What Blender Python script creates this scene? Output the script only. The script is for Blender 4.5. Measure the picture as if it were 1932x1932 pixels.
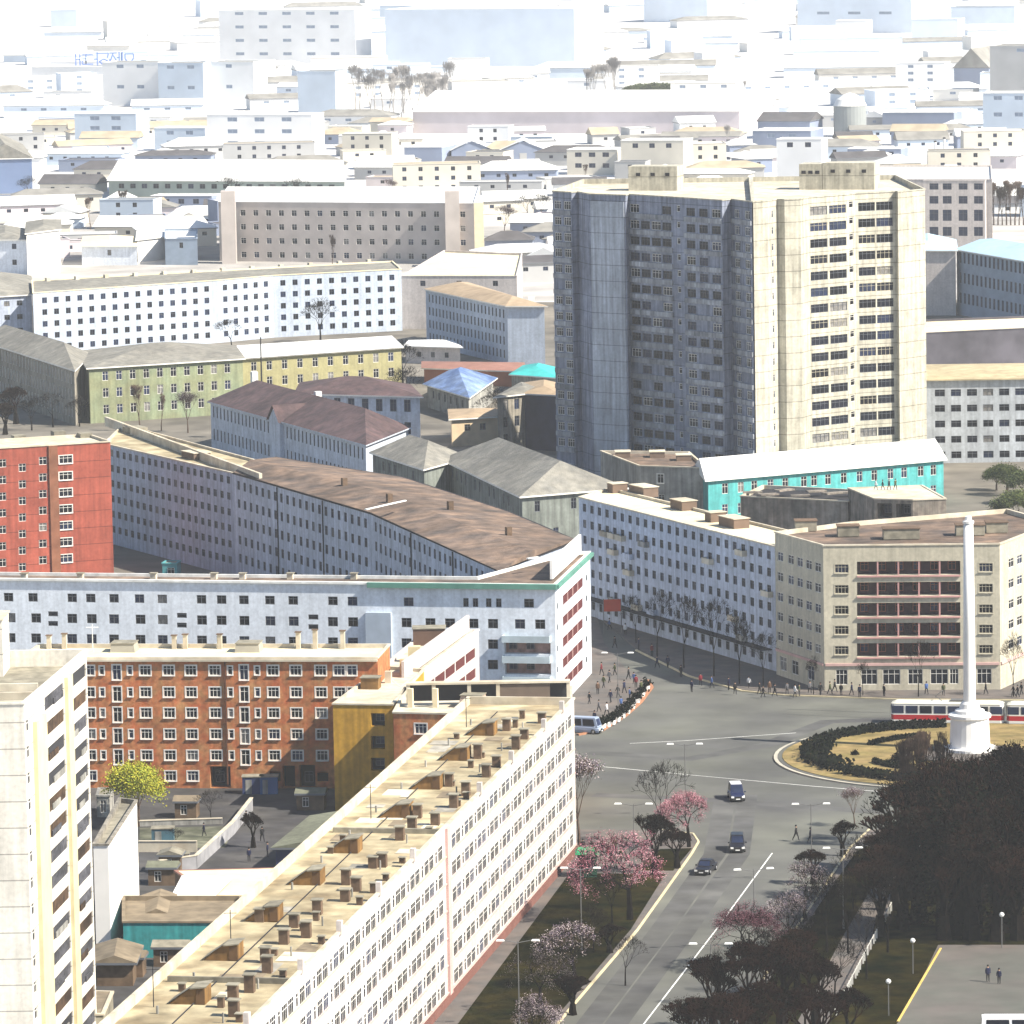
import bpy, math, random
from mathutils import Vector, Matrix
R = random.Random(7)
scn = bpy.context.scene
for o in list(bpy.data.objects): bpy.data.objects.remove(o)

# ------------------------------------------------------------ camera, sky, sun
F, CX, CY, CAMH = 10000.0, 966.0, 966.0, 117.0
PITCH, ROLL = math.atan(0.1266), 0.018
fwd = Vector((0, math.cos(PITCH), -math.sin(PITCH)))
right0 = Vector((1, 0, 0)); up0 = right0.cross(fwd)
right = right0 * math.cos(ROLL) - up0 * math.sin(ROLL)
up = right.cross(fwd)
CAM = Vector((0, 0, CAMH))
cam = bpy.data.cameras.new('camera'); camo = bpy.data.objects.new('camera', cam)
scn.collection.objects.link(camo); scn.camera = camo
cam.sensor_width = 36; cam.lens = 36 * F / 1932.0
cam.clip_start = 20; cam.clip_end = 30000
camo.matrix_world = Matrix.Translation(CAM) @ Matrix((right, up, -fwd)).transposed().to_4x4()

SUN_AZ, SUN_EL = math.radians(-24), math.radians(43)     # azimuth from +X, towards the camera
sdir = Vector((math.cos(SUN_AZ) * math.cos(SUN_EL), math.sin(SUN_AZ) * math.cos(SUN_EL), math.sin(SUN_EL)))
w = bpy.data.worlds.new('World'); scn.world = w; w.use_nodes = True
nt = w.node_tree
sky = nt.nodes.new('ShaderNodeTexSky'); sky.sky_type = 'NISHITA'; sky.sun_disc = False
sky.sun_elevation = SUN_EL; sky.sun_rotation = math.pi / 2 - SUN_AZ
sky.air_density = 1.2; sky.ozone_density = 4.0; sky.dust_density = 1.0
bg = nt.nodes['Background']; bg.inputs[1].default_value = 0.07
nt.links.new(sky.outputs[0], bg.inputs[0])
sl = bpy.data.lights.new('sun', 'SUN'); sl.energy = 5.0; sl.angle = math.radians(0.5); sl.color = (1.0, 0.93, 0.80)
so = bpy.data.objects.new('sun', sl); scn.collection.objects.link(so)
so.rotation_euler = sdir.to_track_quat('Z', 'Y').to_euler()
scn.view_settings.view_transform = 'Standard'; scn.view_settings.look = 'None'
scn.view_settings.exposure = 1.02; scn.view_settings.gamma = 1.0
scn.cycles.max_bounces = 4; scn.cycles.diffuse_bounces = 2; scn.cycles.glossy_bounces = 2; scn.cycles.volume_bounces = 1
HAZE_DENSITY, HAZE_COLOR = 0.00006, (0.92, 0.96, 1.0)

# ------------------------------------------------------------ pixel <-> world (photo read as 1932 px wide)
def P(px, py, h=0.0):
    d = fwd + right * ((px - CX) / F) - up * ((py - CY) / F)
    t = (h - CAMH) / d.z
    return CAM + d * t
def pix(v):
    q = Vector(v) - CAM; z = q.dot(fwd)
    return CX + F * q.dot(right) / z, CY - F * q.dot(up) / z
def scale_at(v): return F / (Vector(v) - CAM).dot(fwd)

# ------------------------------------------------------------ materials
MATS = {}
def M(name, col, rough=0.85, var=0.12, scale=0.6, streak=0.0, lines=0.0, vari2=None, spec=0.3, bump=0.0, metal=0.0):
    if name in MATS: return MATS[name]
    m = bpy.data.materials.new(name); m.use_nodes = True; t = m.node_tree
    b = t.nodes['Principled BSDF']; b.inputs['Roughness'].default_value = rough
    b.inputs['Specular IOR Level'].default_value = spec; b.inputs['Metallic'].default_value = metal
    tc = t.nodes.new('ShaderNodeTexCoord')
    def noise(sc, vec=None, det=3):
        n = t.nodes.new('ShaderNodeTexNoise'); n.inputs['Scale'].default_value = sc; n.inputs['Detail'].default_value = det
        t.links.new(vec or tc.outputs['Object'], n.inputs['Vector']); return n.outputs['Fac']
    def rng(x, a, c_):
        r = t.nodes.new('ShaderNodeMapRange'); r.inputs[1].default_value = 0.3; r.inputs[2].default_value = 0.7
        r.inputs[3].default_value = a; r.inputs[4].default_value = c_; t.links.new(x, r.inputs[0]); return r.outputs[0]
    def mul(a, c_):
        r = t.nodes.new('ShaderNodeMath'); r.operation = 'MULTIPLY'; t.links.new(a, r.inputs[0]); t.links.new(c_, r.inputs[1]); return r.outputs[0]
    if streak: var *= 1.3; streak = min(.55, streak * 1.9)
    f = mul(rng(noise(scale), 1 - var, 1 + var), rng(noise(scale * 0.11), 1 - var, 1 + var))
    if streak: f = mul(f, rng(noise(2.3, None, 6), .88, 1.08))
    if streak:
        mp = t.nodes.new('ShaderNodeMapping'); mp.inputs['Scale'].default_value = (1.6, 1.6, 0.10)
        t.links.new(tc.outputs['Object'], mp.inputs[0]); f = mul(f, rng(noise(1.0, mp.outputs[0], 5), 1 - streak, 1.03))
    if lines:
        sx = t.nodes.new('ShaderNodeSeparateXYZ'); t.links.new(tc.outputs['Object'], sx.inputs[0])
        k = t.nodes.new('ShaderNodeMath'); k.operation = 'DIVIDE'; k.inputs[1].default_value = lines; t.links.new(sx.outputs[2], k.inputs[0])
        fr = t.nodes.new('ShaderNodeMath'); fr.operation = 'FRACT'; t.links.new(k.outputs[0], fr.inputs[0])
        g = t.nodes.new('ShaderNodeMath'); g.operation = 'LESS_THAN'; g.inputs[1].default_value = 0.045; t.links.new(fr.outputs[0], g.inputs[0])
        q = t.nodes.new('ShaderNodeMapRange'); q.inputs[3].default_value = 1.0; q.inputs[4].default_value = 0.5; t.links.new(g.outputs[0], q.inputs[0])
        f = mul(f, q.outputs[0])
    src = None
    if vari2:
        mx = t.nodes.new('ShaderNodeMix'); mx.data_type = 'RGBA'
        mx.inputs[6].default_value = (*col, 1); mx.inputs[7].default_value = (*vari2, 1)
        t.links.new(rng(noise(scale * 0.45, None, 6), 0, 1), mx.inputs[0]); src = mx.outputs[2]
    vm = t.nodes.new('ShaderNodeVectorMath'); vm.operation = 'SCALE'
    if src: t.links.new(src, vm.inputs[0])
    else: vm.inputs[0].default_value = col
    t.links.new(f, vm.inputs[3]); t.links.new(vm.outputs[0], b.inputs['Base Color'])
    if bump:
        bp = t.nodes.new('ShaderNodeBump'); bp.inputs['Strength'].default_value = bump; bp.inputs['Distance'].default_value = 0.2
        t.links.new(noise(scale * 4), bp.inputs['Height']); t.links.new(bp.outputs[0], b.inputs['Normal'])
    MATS[name] = m; return m
glass = [M('glass_dark', (0.010, 0.012, 0.022), 0.3, 0.3, 0.8, spec=0.14), M('glass_blue', (0.02, 0.03, 0.07), 0.3, 0.3, 0.8, spec=0.16),
         M('glass_black', (0.006, 0.006, 0.01), 0.3, 0.2, 0.8, spec=0.1), M('glass_curtain', (0.22, 0.21, 0.20), 0.5, 0.3, 2.0, spec=.1),
         M('glass_far_haze', (0.26, 0.32, 0.42), 0.5, 0.2, 0.3, spec=.1)]  # last pane is for far windows, haze put into its colour
wh_frame = M('frame_white', (0.75, 0.73, 0.68), 0.6, 0.1)
br_frame = M('frame_brown', (0.25, 0.08, 0.05), 0.6, 0.1)
gy_frame = M('frame_grey', (0.13, 0.14, 0.16), 0.6, 0.1)
dark = M('dark_void', (0.02, 0.02, 0.025), 0.9)
concrete = M('concrete', (0.36, 0.35, 0.32), 0.9, 0.2, 0.5, streak=0.3)
light_conc = M('pale_concrete', (0.62, 0.57, 0.46), 0.9, 0.16, 0.7, vari2=(0.45, 0.38, 0.28))

# ------------------------------------------------------------ mesh builder
class MB:
    def __init__(s): s.v = []; s.f = []; s.m = []
    def quad(s, *p, mi=0):
        n = len(s.v); s.v += [tuple(q) for q in p]; s.f.append(tuple(range(n, n + len(p)))); s.m.append(mi); return s
    def box(s, c, size, rz=0.0, mi=0, top=1.0, M4=None):
        hx, hy, hz = size[0] / 2, size[1] / 2, size[2] / 2; n = len(s.v); ca, sa = math.cos(rz), math.sin(rz)
        for z, k in ((-hz, 1), (hz, top)):
            for x, y in ((-hx, -hy), (hx, -hy), (hx, hy), (-hx, hy)):
                x *= k; y *= k
                q = Vector((c[0] + x * ca - y * sa, c[1] + x * sa + y * ca, c[2] + z))
                if M4: q = M4 @ q
                s.v.append(tuple(q))
        for f in ((0, 3, 2, 1), (4, 5, 6, 7), (0, 1, 5, 4), (1, 2, 6, 5), (2, 3, 7, 6), (3, 0, 4, 7)):
            s.f.append(tuple(n + i for i in f)); s.m.append(mi)
        return s
    def prism(s, pts, z0, z1, mi=0, caps=True):
        n = len(s.v); k = len(pts)
        s.v += [(p[0], p[1], z0) for p in pts] + [(p[0], p[1], z1) for p in pts]
        for i in range(k):
            j = (i + 1) % k; s.f.append((n + i, n + j, n + k + j, n + k + i)); s.m.append(mi)
        if caps:
            s.f.append(tuple(n + k + i for i in range(k))); s.m.append(mi)
            s.f.append(tuple(n + k - 1 - i for i in range(k))); s.m.append(mi)
        return s
    def tube(s, p0, p1, r0, r1, n=6, mi=0, caps=True):
        p0, p1 = Vector(p0), Vector(p1); d = (p1 - p0)
        if d.length < 1e-6: return s
        d.normalize(); a = d.orthogonal().normalized(); b = d.cross(a); k = len(s.v)
        for p, r in ((p0, r0), (p1, r1)):
            for i in range(n):
                t = 2 * math.pi * i / n; s.v.append(tuple(p + (a * math.cos(t) + b * math.sin(t)) * r))
        for i in range(n):
            j = (i + 1) % n; s.f.append((k + i, k + j, k + n + j, k + n + i)); s.m.append(mi)
        if caps:
            s.f.append(tuple(k + n + i for i in range(n))); s.m.append(mi); s.f.append(tuple(k + n - 1 - i for i in range(n))); s.m.append(mi)
        return s
    def lathe(s, prof, n=20, c=(0, 0), mi=0, ph=0.0):
        k = len(s.v)
        for r, z in prof:
            for i in range(n):
                t = 2 * math.pi * i / n + ph; s.v.append((c[0] + r * math.cos(t), c[1] + r * math.sin(t), z))
        for a in range(len(prof) - 1):
            for i in range(n):
                j = (i + 1) % n; s.f.append((k + a * n + i, k + a * n + j, k + (a + 1) * n + j, k + (a + 1) * n + i)); s.m.append(mi)
        s.f.append(tuple(k + (len(prof) - 1) * n + i for i in range(n))); s.m.append(mi)
        return s
    def mesh(s, name, mats, off=(0, 0, 0), smooth=False):
        me = bpy.data.meshes.new(name)
        me.from_pydata([(x - off[0], y - off[1], z - off[2]) for x, y, z in s.v], [], s.f)
        for m in (mats if isinstance(mats, (list, tuple)) else [mats]): me.materials.append(m)
        me.polygons.foreach_set('material_index', s.m)
        if smooth: me.polygons.foreach_set('use_smooth', [True] * len(s.f))
        me.update(); return me
    def build(s, name, mats, parent=None, off=None, smooth=False):
        if off is None: off = parent.location if parent else (0, 0, 0)
        o = bpy.data.objects.new(name, s.mesh(name, mats, off, smooth)); scn.collection.objects.link(o)
        if parent: o.parent = parent
        elif any(off): o.location = off
        return o
def tag(o, label=None, cat=None, group=None, kind=None):
    if label: o['label'] = label
    if cat: o['category'] = cat
    if group: o['group'] = group
    if kind: o['kind'] = kind
    return o
def empty(name, loc, label, cat, group=None, rz=0.0):
    o = bpy.data.objects.new(name, None); scn.collection.objects.link(o); o.location = loc; o.rotation_euler.z = rz
    o.empty_display_size = 1; return tag(o, label, cat, group)
def copy_tree(o, parent=None):
    c = o.copy(); scn.collection.objects.link(c); c.parent = parent
    for ch in o.children: copy_tree(ch, c)
    return c
def inset(pts, d):
    out = []; n = len(pts)
    for i in range(n):
        a, b, c = Vector(pts[i - 1][:2]), Vector(pts[i][:2]), Vector(pts[(i + 1) % n][:2])
        e1 = (b - a).normalized(); e2 = (c - b).normalized()
        n1 = Vector((-e1.y, e1.x)); n2 = Vector((-e2.y, e2.x)); m = n1 + n2
        if m.length < 0.2: m = n1
        k = d / max(0.35, m.normalized().dot(n1)); m = m.normalized() * k; out.append((b.x + m.x, b.y + m.y))
    return out

# ------------------------------------------------------------ windows
WCACHE = {}
def win_parts(mb, w_, h_, style, T, base=0, dp=.16):
    # local: x along wall, y into wall, z up, origin bottom centre
    q = lambda x, y, z: T @ Vector((x, y, z))
    mb.quad(q(-w_/2, dp, 0), q(w_/2, dp, 0), q(w_/2, dp, h_), q(-w_/2, dp, h_), mi=base)
def frame_boxes(mb, w_, h_, T, mi, nm=1, fw=0.075, hm=True, y=.09):
    fd = .08 if y > .05 else .018
    for x in (-w_/2 + fw/2, w_/2 - fw/2): mb.box((x, y, h_/2), (fw, fd, h_), M4=T, mi=mi)
    for z in (fw/2, h_ - fw/2): mb.box((0, y, z), (w_ - 2*fw, fd, fw), M4=T, mi=mi)
    for i in range(nm):
        mb.box((-w_/2 + w_*(i+1)/(nm+1), y, h_/2), (0.055, fd * .75, h_ - 2*fw), M4=T, mi=mi)
    if hm: mb.box((0, y - 0.003, h_*0.68), (w_ - 2*fw, fd * .6, 0.05), M4=T, mi=mi)
def window_meshes(w_, h_, style, gi, fmat, nm, dp=.16):
    key = (dp, round(w_, 2), round(h_, 2), style, gi, fmat.name, nm)
    if key in WCACHE: return WCACHE[key]
    I = Matrix.Identity(4)
    a = MB(); win_parts(a, w_, h_, style, I, 0, dp)
    if style == 'framed':
        b = MB(); frame_boxes(b, w_, h_, I, 0, nm, y=dp * .6)
        b.box((0, -0.05, -0.05), (w_ + 0.2, 0.22, 0.09))
        b.box((0, -0.012, h_ + 0.06), (w_ + 0.24, 0.03, 0.12)); 
        for x in (-w_/2 - 0.06, w_/2 + 0.06): b.box((x, -0.012, h_/2), (0.12, 0.03, h_))
        r = (a.mesh('window', [glass[gi]]), b.mesh('window_frame', [fmat]))
    else:
        frame_boxes(a, w_, h_, I, 1, nm, 0.07, style != 'small', dp * .6)
        r = (a.mesh('window', [glass[gi], fmat]), None)
    WCACHE[key] = r; return r

BUILT = []           # footprints for keeping fillers apart
class Bld:
    def __init__(s, name, label, cat, pts, h, wall, z0=0.0, group=None, lead=None):
        s.pts = [Vector((p[0], p[1])) for p in pts]
        ar = sum(a.x * b.y - b.x * a.y for a, b in zip(s.pts, s.pts[1:] + s.pts[:1]))
        if ar < 0:                                   # keep first edge first
            s.pts = [s.pts[1], s.pts[0]] + s.pts[:1:-1]
        s.h = h; s.z0 = z0; s.wall = wall; c = sum(s.pts, Vector((0, 0))) / len(s.pts)
        s.root = empty(name, (c.x, c.y, z0), label, cat, group); s.ops = {}; s.wins = []; s.rec = 0.16
        BUILT.append([tuple(p) for p in s.pts])
    def frame(s, e):
        A = s.pts[e]; B = s.pts[(e + 1) % len(s.pts)]; d = (B - A); L = d.length; d = d / L
        return A, d, L, Vector((d.y, -d.x))
    def u_at(s, e, px, h=None):
        A, d, L, n = s.frame(e); h = s.h if h is None else h
        lo, hi = -5.0, L + 5.0
        f = lambda u: pix((A.x + d.x*u, A.y + d.y*u, h))[0] - px
        if f(lo) > 0: lo, hi = hi, lo
        for _ in range(40):
            m = (lo + hi) / 2
            if f(m) < 0: lo = m
            else: hi = m
        return (lo + hi) / 2
    def v_at(s, e, px, py):
        A, d, L, n = s.frame(e); u = s.u_at(e, px, s.h * 0.6); lo, hi = s.z0 - 5.0, s.h + 10.0
        for _ in range(40):
            m = (lo + hi) / 2
            if pix((A.x + d.x*u, A.y + d.y*u, m))[1] > py: lo = m
            else: hi = m
        return (lo + hi) / 2
    def win(s, e, u, v, w_=1.3, h_=1.3, style='plain', fmat=None, nm=1, gi=None, vis=True):
        A, d, L, n = s.frame(e)
        if u - w_/2 < 0.15 or u + w_/2 > L - 0.15 or v - h_/2 < s.z0 + 0.1 or v + h_/2 > s.h - 0.15: return
        for (a, b, c, dd, k) in s.ops.get(e, []):
            if not (u + w_/2 < a - .05 or u - w_/2 > b + .05 or v + h_/2 < c - .05 or v - h_/2 > dd + .05): return
        s.ops.setdefault(e, []).append((u - w_/2, u + w_/2, v - h_/2, v + h_/2, s.rec + .01))
        if gi is None: gi = R.choices((0, 1, 2, 3), (6, 3, 4, 1))[0]
        w_ *= R.uniform(.94, 1.06) if False else 1.0
        s.wins.append((e, u, v - h_/2, w_, h_, style, fmat or wh_frame, nm, gi))
    def grid(s, e, us, vs, w_=1.3, h_=1.3, skip=0.0, **k):
        for u in us:
            for v in vs:
                if R.random() >= skip: s.win(e, u, v, w_, h_, **k)
    def loggia(s, e, u0, u1, v0, v1, depth=1.2, bars=0, inner=None, rail=None, glassy=False, bar_mat=None, name='balcony'):
        s.ops.setdefault(e, []).append((u0, u1, v0, v1, depth))
        A, d, L, n = s.frame(e); T = s.T(e, (u0 + u1) / 2, v0); W = u1 - u0; H = v1 - v0
        mb = MB(); mats = [inner or dark, rail or s.wall, bar_mat or wh_frame]
        mb.quad(*[T @ Vector(p) for p in ((-W/2, depth - .02, 0), (W/2, depth - .02, 0), (W/2, depth - .02, H), (-W/2, depth - .02, H))], mi=0)
        for i in range(bars):
            x = -W/2 + W * (i + 1) / (bars + 1); mb.box((x, min(.2, depth/2), H/2), (0.22, min(.3, depth * .9), H), M4=T, mi=2)
        o = mb.build(name, mats, s.root)
        x = -W/2 + 1.0
        k = 0
        while x < W/2 - 0.6 and k < 8 and depth > .5:
            q = MB(); Tw = T @ Matrix.Translation((x, depth - 0.22, 0.5)); win_parts(q, 1.1, min(1.4, H - .7), 'p', Tw)
            if H > 1.2: frame_boxes(q, 1.1, min(1.4, H - .7), Tw, 1, 1)
            ww = q.build('window', [glass[R.choice((0, 1, 2))], br_frame if bar_mat else gy_frame], o, off=s.root.location)
            x += 2.4; k += 1
        return o
    def balcony(s, e, u, v, w_=3.0, h_=1.0, dep=1.1, mat=None):
        T = s.T(e, u, v); mb = MB()
        mb.box((0, -dep/2, 0.06), (w_, dep, 0.12), M4=T); mb.box((0, -dep + .05, .12 + h_/2), (w_, .1, h_), M4=T)
        for x in (-w_/2 + .05, w_/2 - .05): mb.box((x, -dep/2 + .05, .12 + h_/2), (.1, dep - .11, h_), M4=T)
        return mb.build('balcony', [mat or s.wall], s.root)
    def T(s, e, u, v):
        A, d, L, n = s.frame(e)
        return Matrix(((d.x, -n.x, 0, A.x + d.x*u), (d.y, -n.y, 0, A.y + d.y*u), (0, 0, 1, v), (0, 0, 0, 1)))
    def finish(s, roof='flat', rmat=None, parapet=0.5, pmat=None, rise=3.0, over=0.5, ridge=None):
        loc = s.root.location; mb = MB()
        for e in range(len(s.pts)):
            A, d, L, n = s.frame(e); ops = s.ops.get(e, [])
            q = lambda u, v, k=0.0: (A.x + d.x*u - n.x*k, A.y + d.y*u - n.y*k, v)
            if not ops: mb.quad(q(0, s.z0), q(L, s.z0), q(L, s.h), q(0, s.h)); continue
            us = sorted({0.0, round(L, 2)} | {round(x, 2) for o in ops for x in o[:2]}); us[-1] = L
            for u0, u1 in zip(us, us[1:]):
                um = (u0 + u1) / 2; sp = sorted((o for o in ops if o[0] - .006 < um < o[1] + .006), key=lambda o: o[2]); z = s.z0
                for o in sp:
                    if o[2] > z: mb.quad(q(u0, z), q(u1, z), q(u1, o[2]), q(u0, o[2]))
                    z = max(z, o[3])
                if z < s.h: mb.quad(q(u0, z), q(u1, z), q(u1, s.h), q(u0, s.h))
            for a, b, c, dd, k in ops:
                a, b = round(a, 2), round(b, 2)
                mb.quad(q(a, c), q(b, c), q(b, c, k), q(a, c, k)); mb.quad(q(a, dd, k), q(b, dd, k), q(b, dd), q(a, dd))
                mb.quad(q(a, c), q(a, c, k), q(a, dd, k), q(a, dd)); mb.quad(q(b, c, k), q(b, c), q(b, dd), q(b, dd, k))
        mb.build('wall', s.wall, s.root)
        # windows: nearest / most visible first
        def key(wn):
            A, d, L, n = s.frame(wn[0]); c = Vector((A.x + d.x*wn[1], A.y + d.y*wn[1], wn[2])); x, y = pix(c)
            inside = -20 < x < 1952 and -20 < y < 1952; face = (CAM - c).normalized().dot(Vector((n.x, n.y, 0)))
            return (0 if (inside and face > 0) else 1, -face * wn[3] * wn[4] / c.length**2)
        s.wins.sort(key=key); rest = {}
        for i, (e, u, v, w_, h_, st, fm, nm, gi) in enumerate(s.wins):
            T = s.T(e, u, v)
            if i < 99 or len(s.wins) <= 100:
                a, b = window_meshes(w_, h_, st, gi, fm, nm, s.rec)
                o = bpy.data.objects.new('window', a); scn.collection.objects.link(o); o.parent = s.root
                o.matrix_local = Matrix.Translation(-loc) @ T
                if b:
                    f = bpy.data.objects.new('window_frame', b); scn.collection.objects.link(f); f.parent = o
            else:
                r = rest.setdefault('r', (MB(), fm)); win_parts(r[0], w_, h_, st, T, gi, s.rec); frame_boxes(r[0], w_, h_, T, 5, nm, .08, y=s.rec * .6)
        for r, fm in rest.values(): tag(r.build('windows', glass + [fm], s.root), kind='stuff')
        # roof
        rmat = rmat or light_conc; pts = [tuple(p) for p in s.pts]
        if roof == 'flat':
            rb = MB(); ip = inset(pts, 0.25); zr = s.h - parapet
            rb.quad(*[(x, y, zr) for x, y in ip]); rb.build('roof', rmat, s.root)
            pb = MB(); op = inset(pts, -0.12); n = len(pts)
            for i in range(n):
                j = (i + 1) % n; a, b, c, d_ = op[i], op[j], ip[j], ip[i]; z = s.h + 0.02; zb = s.h - 0.18
                pb.quad((*a, z), (*b, z), (*c, z), (*d_, z)); pb.quad((*a, zb), (*b, zb), (*b, z), (*a, z))
                pb.quad((*d_, z), (*c, z), (*c, zr), (*d_, zr))
            pb.build('parapet', pmat or s.wall, s.root)
        else:
            A, B, C, D = [Vector(p) for p in inset(pts, -over)][:4]; z = s.h; rb = MB()
            if (B - A).length >= (C - B).length:
                m0 = (A + D) / 2; m1 = (B + C) / 2
            else:
                A, B, C, D = B, C, D, A; m0 = (A + D) / 2; m1 = (B + C) / 2
            ax = (m1 - m0).normalized(); hw = (D - A).length / 2
            hip = hw if roof == 'hip' else 0.0
            hip = min(hip, (m1 - m0).length * .45)
            r0 = m0 + ax * hip; r1 = m1 - ax * hip; zt = z + rise
            v = lambda p, zz: (p.x, p.y, zz); th = 0.25
            rb.quad(v(A, z), v(B, z), v(r1, zt), v(r0, zt)); rb.quad(v(C, z), v(D, z), v(r0, zt), v(r1, zt))
            rb.quad(v(B, z), v(C, z), v(r1, zt)); rb.quad(v(D, z), v(A, z), v(r0, zt))
            rb.quad(v(D, z - th), v(C, z - th), v(B, z - th), v(A, z - th))
            for a, b in ((A, B), (B, C), (C, D), (D, A)): rb.quad(v(a, z - th), v(b, z - th), v(b, z), v(a, z), mi=1)
            rb.build('roof', [rmat, pmat or gy_frame], s.root)
        return s
    def add(s, name, mb, mats): return mb.build(name, mats, s.root)
    def roofbox(s, px, py, w_, d_, h_, mat, name='chimney', cap=None, rz=None, z=None, top=1.0):
        z = s.h - 0.5 if z is None else z; p = P(px, py, z)
        if rz is None:
            A, d, L, n = s.frame(0); rz = math.atan2(d.y, d.x)
        mb = MB().box((p.x, p.y, z + h_/2), (w_, d_, h_), rz, 0, top)
        if cap: mb.box((p.x, p.y, z + h_ + .05), (w_*top + .25, d_*top + .25, .1), rz, 1)
        return mb.build(name, [mat, cap or mat], s.root)
def rect(A, B, depth):
    A = Vector(A[:2]); B = Vector(B[:2]); d = (B - A).normalized(); n = Vector((-d.y, d.x)) * depth
    return [A, B, B + n, A + n]
def even(L, sp, off=None):
    n = max(1, int((L - 1.2) // sp)); s0 = (L - (n - 1) * sp) / 2 if off is None else off
    return [s0 + i * sp for i in range(n)]

# ------------------------------------------------------------ haze, ground, roads
def struct(name, mb, m, z=0): return tag(mb.build(name, m), kind='structure')
hz = MB().box((0, 4500, 58), (7000, 11000, 130))
hm = bpy.data.materials.new('haze'); hm.use_nodes = True; ht = hm.node_tree
ht.nodes.remove(ht.nodes['Principled BSDF']); pv = ht.nodes.new('ShaderNodeVolumePrincipled')
pv.inputs['Color'].default_value = (*HAZE_COLOR, 1); pv.inputs['Density'].default_value = HAZE_DENSITY; pv.inputs['Anisotropy'].default_value = 0.0
ht.links.new(pv.outputs[0], ht.nodes['Material Output'].inputs['Volume'])
tag(hz.build('haze', hm), kind='stuff')

earth = M('earth', (0.52, 0.50, 0.48), 0.95, 0.2, 0.03, vari2=(0.72, 0.71, 0.70), bump=0.3)  # haze put into the ground colour: paled so the distance whitens
asphalt = M('asphalt', (0.085, 0.085, 0.086), 0.95, 0.16, 0.12, vari2=(0.132, 0.135, 0.115), spec=.1)
paving = M('paving', (0.085, 0.082, 0.08), 0.9, 0.15, 0.5, vari2=(0.14, 0.115, 0.10))
plaza_m = M('plaza_paving', (0.095, 0.10, 0.085), 0.9, 0.12, 0.25, vari2=(0.125, 0.11, 0.10))
grass = M('lawn_grass', (0.003, 0.006, 0.002), 1.0, 0.45, 0.5, vari2=(0.026, 0.020, 0.005), bump=0.6, spec=0.0)
kerb_m = M('kerb_stone', (0.55, 0.47, 0.30), 0.85, 0.15)
white_m = M('white_paint', (0.75, 0.75, 0.72), 0.7, 0.2, 0.8)
dryg = M('dry_grass', (0.17, 0.135, 0.045), 1.0, 0.3, 0.5, vari2=(0.27, 0.19, 0.08), bump=0.4)
def poly(pxs, h=0.0): return [P(x, y, h) for x, y in pxs]
g = MB(); N = 24
for i in range(N):
    for j in range(N):
        x0, x1 = -3400 + 6800 * i / N, -3400 + 6800 * (i + 1) / N; y0, y1 = -900 + 10800 * j / N, -900 + 10800 * (j + 1) / N
        g.quad((x0, y0, 0), (x1, y0, 0), (x1, y1, 0), (x0, y1, 0))
struct('ground', g, earth)
def sheet(name, pxs, m, z):
    pts = poly(pxs); ar = sum(a.x * b.y - b.x * a.y for a, b in zip(pts, pts[1:] + pts[:1]))
    if ar < 0: pts = pts[::-1]
    return struct(name, MB().prism([(p.x, p.y) for p in pts], -0.2, z), m)
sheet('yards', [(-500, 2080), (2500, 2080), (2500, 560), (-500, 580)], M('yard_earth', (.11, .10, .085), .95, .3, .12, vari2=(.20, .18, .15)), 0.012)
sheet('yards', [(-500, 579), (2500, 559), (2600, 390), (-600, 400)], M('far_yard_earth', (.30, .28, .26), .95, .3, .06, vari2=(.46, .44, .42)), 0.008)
sheet('road', [(700, 2080), (1500, 2080), (2150, 1900), (2150, 1290), (1650, 1290), (1250, 1180), (1130, 1010), (1060, 1010), (1060, 1180), (700, 1330), (700, 1600)], asphalt, 0.02)
sheet('pavement', [(960, 1393), (1090, 1388), (1135, 1380), (1180, 1352), (1210, 1325), (1230, 1298), (1222, 1285), (1180, 1262), (1140, 1215), (1123, 1150), (1108, 1040), (960, 1040)], paving, 0.14)
sheet('pavement', [(1130, 1120), (1140, 1175), (1200, 1225), (1300, 1275), (1400, 1303), (1480, 1311), (1700, 1319), (2120, 1321), (2120, 1230), (1500, 1225), (1300, 1120), (1180, 1060)], paving, 0.145)
LEFT = [(1318, 1590), (1308, 1575), (1250, 1568), (900, 1566), (500, 2080), (930, 2080), (1053, 1932), (1203, 1756), (1305, 1612)]
sheet('pavement', LEFT, paving, 0.14)
sheet('lawn', [(1255, 1652), (1075, 1650), (760, 2075), (915, 2075), (1040, 1932), (1190, 1756)], grass, 0.18)
sheet('lawn', [(1245, 1605), (1305, 1603), (1270, 1645), (1195, 1645)], grass, 0.19)
sheet('pavement', [(1640, 1567), (1605, 1600), (1498, 1760), (1385, 1932), (1300, 2080), (2150, 2080), (2150, 1567)], paving, 0.142)
sheet('lawn', [(1632, 1600), (1615, 1610), (1510, 1762), (1400, 1932), (1310, 2070), (1430, 2070), (1590, 1770), (1690, 1600)], grass, 0.182)
sheet('lawn', [(1745, 1590), (1640, 1800), (1530, 1985), (1640, 1985), (1700, 1932), (1770, 1785), (2150, 1785), (2150, 1590)], grass, 0.184)
sheet('plaza', [(1775, 1792), (2150, 1792), (2150, 2080), (1610, 2080), (1694, 1932)], plaza_m, 0.2)
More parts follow.
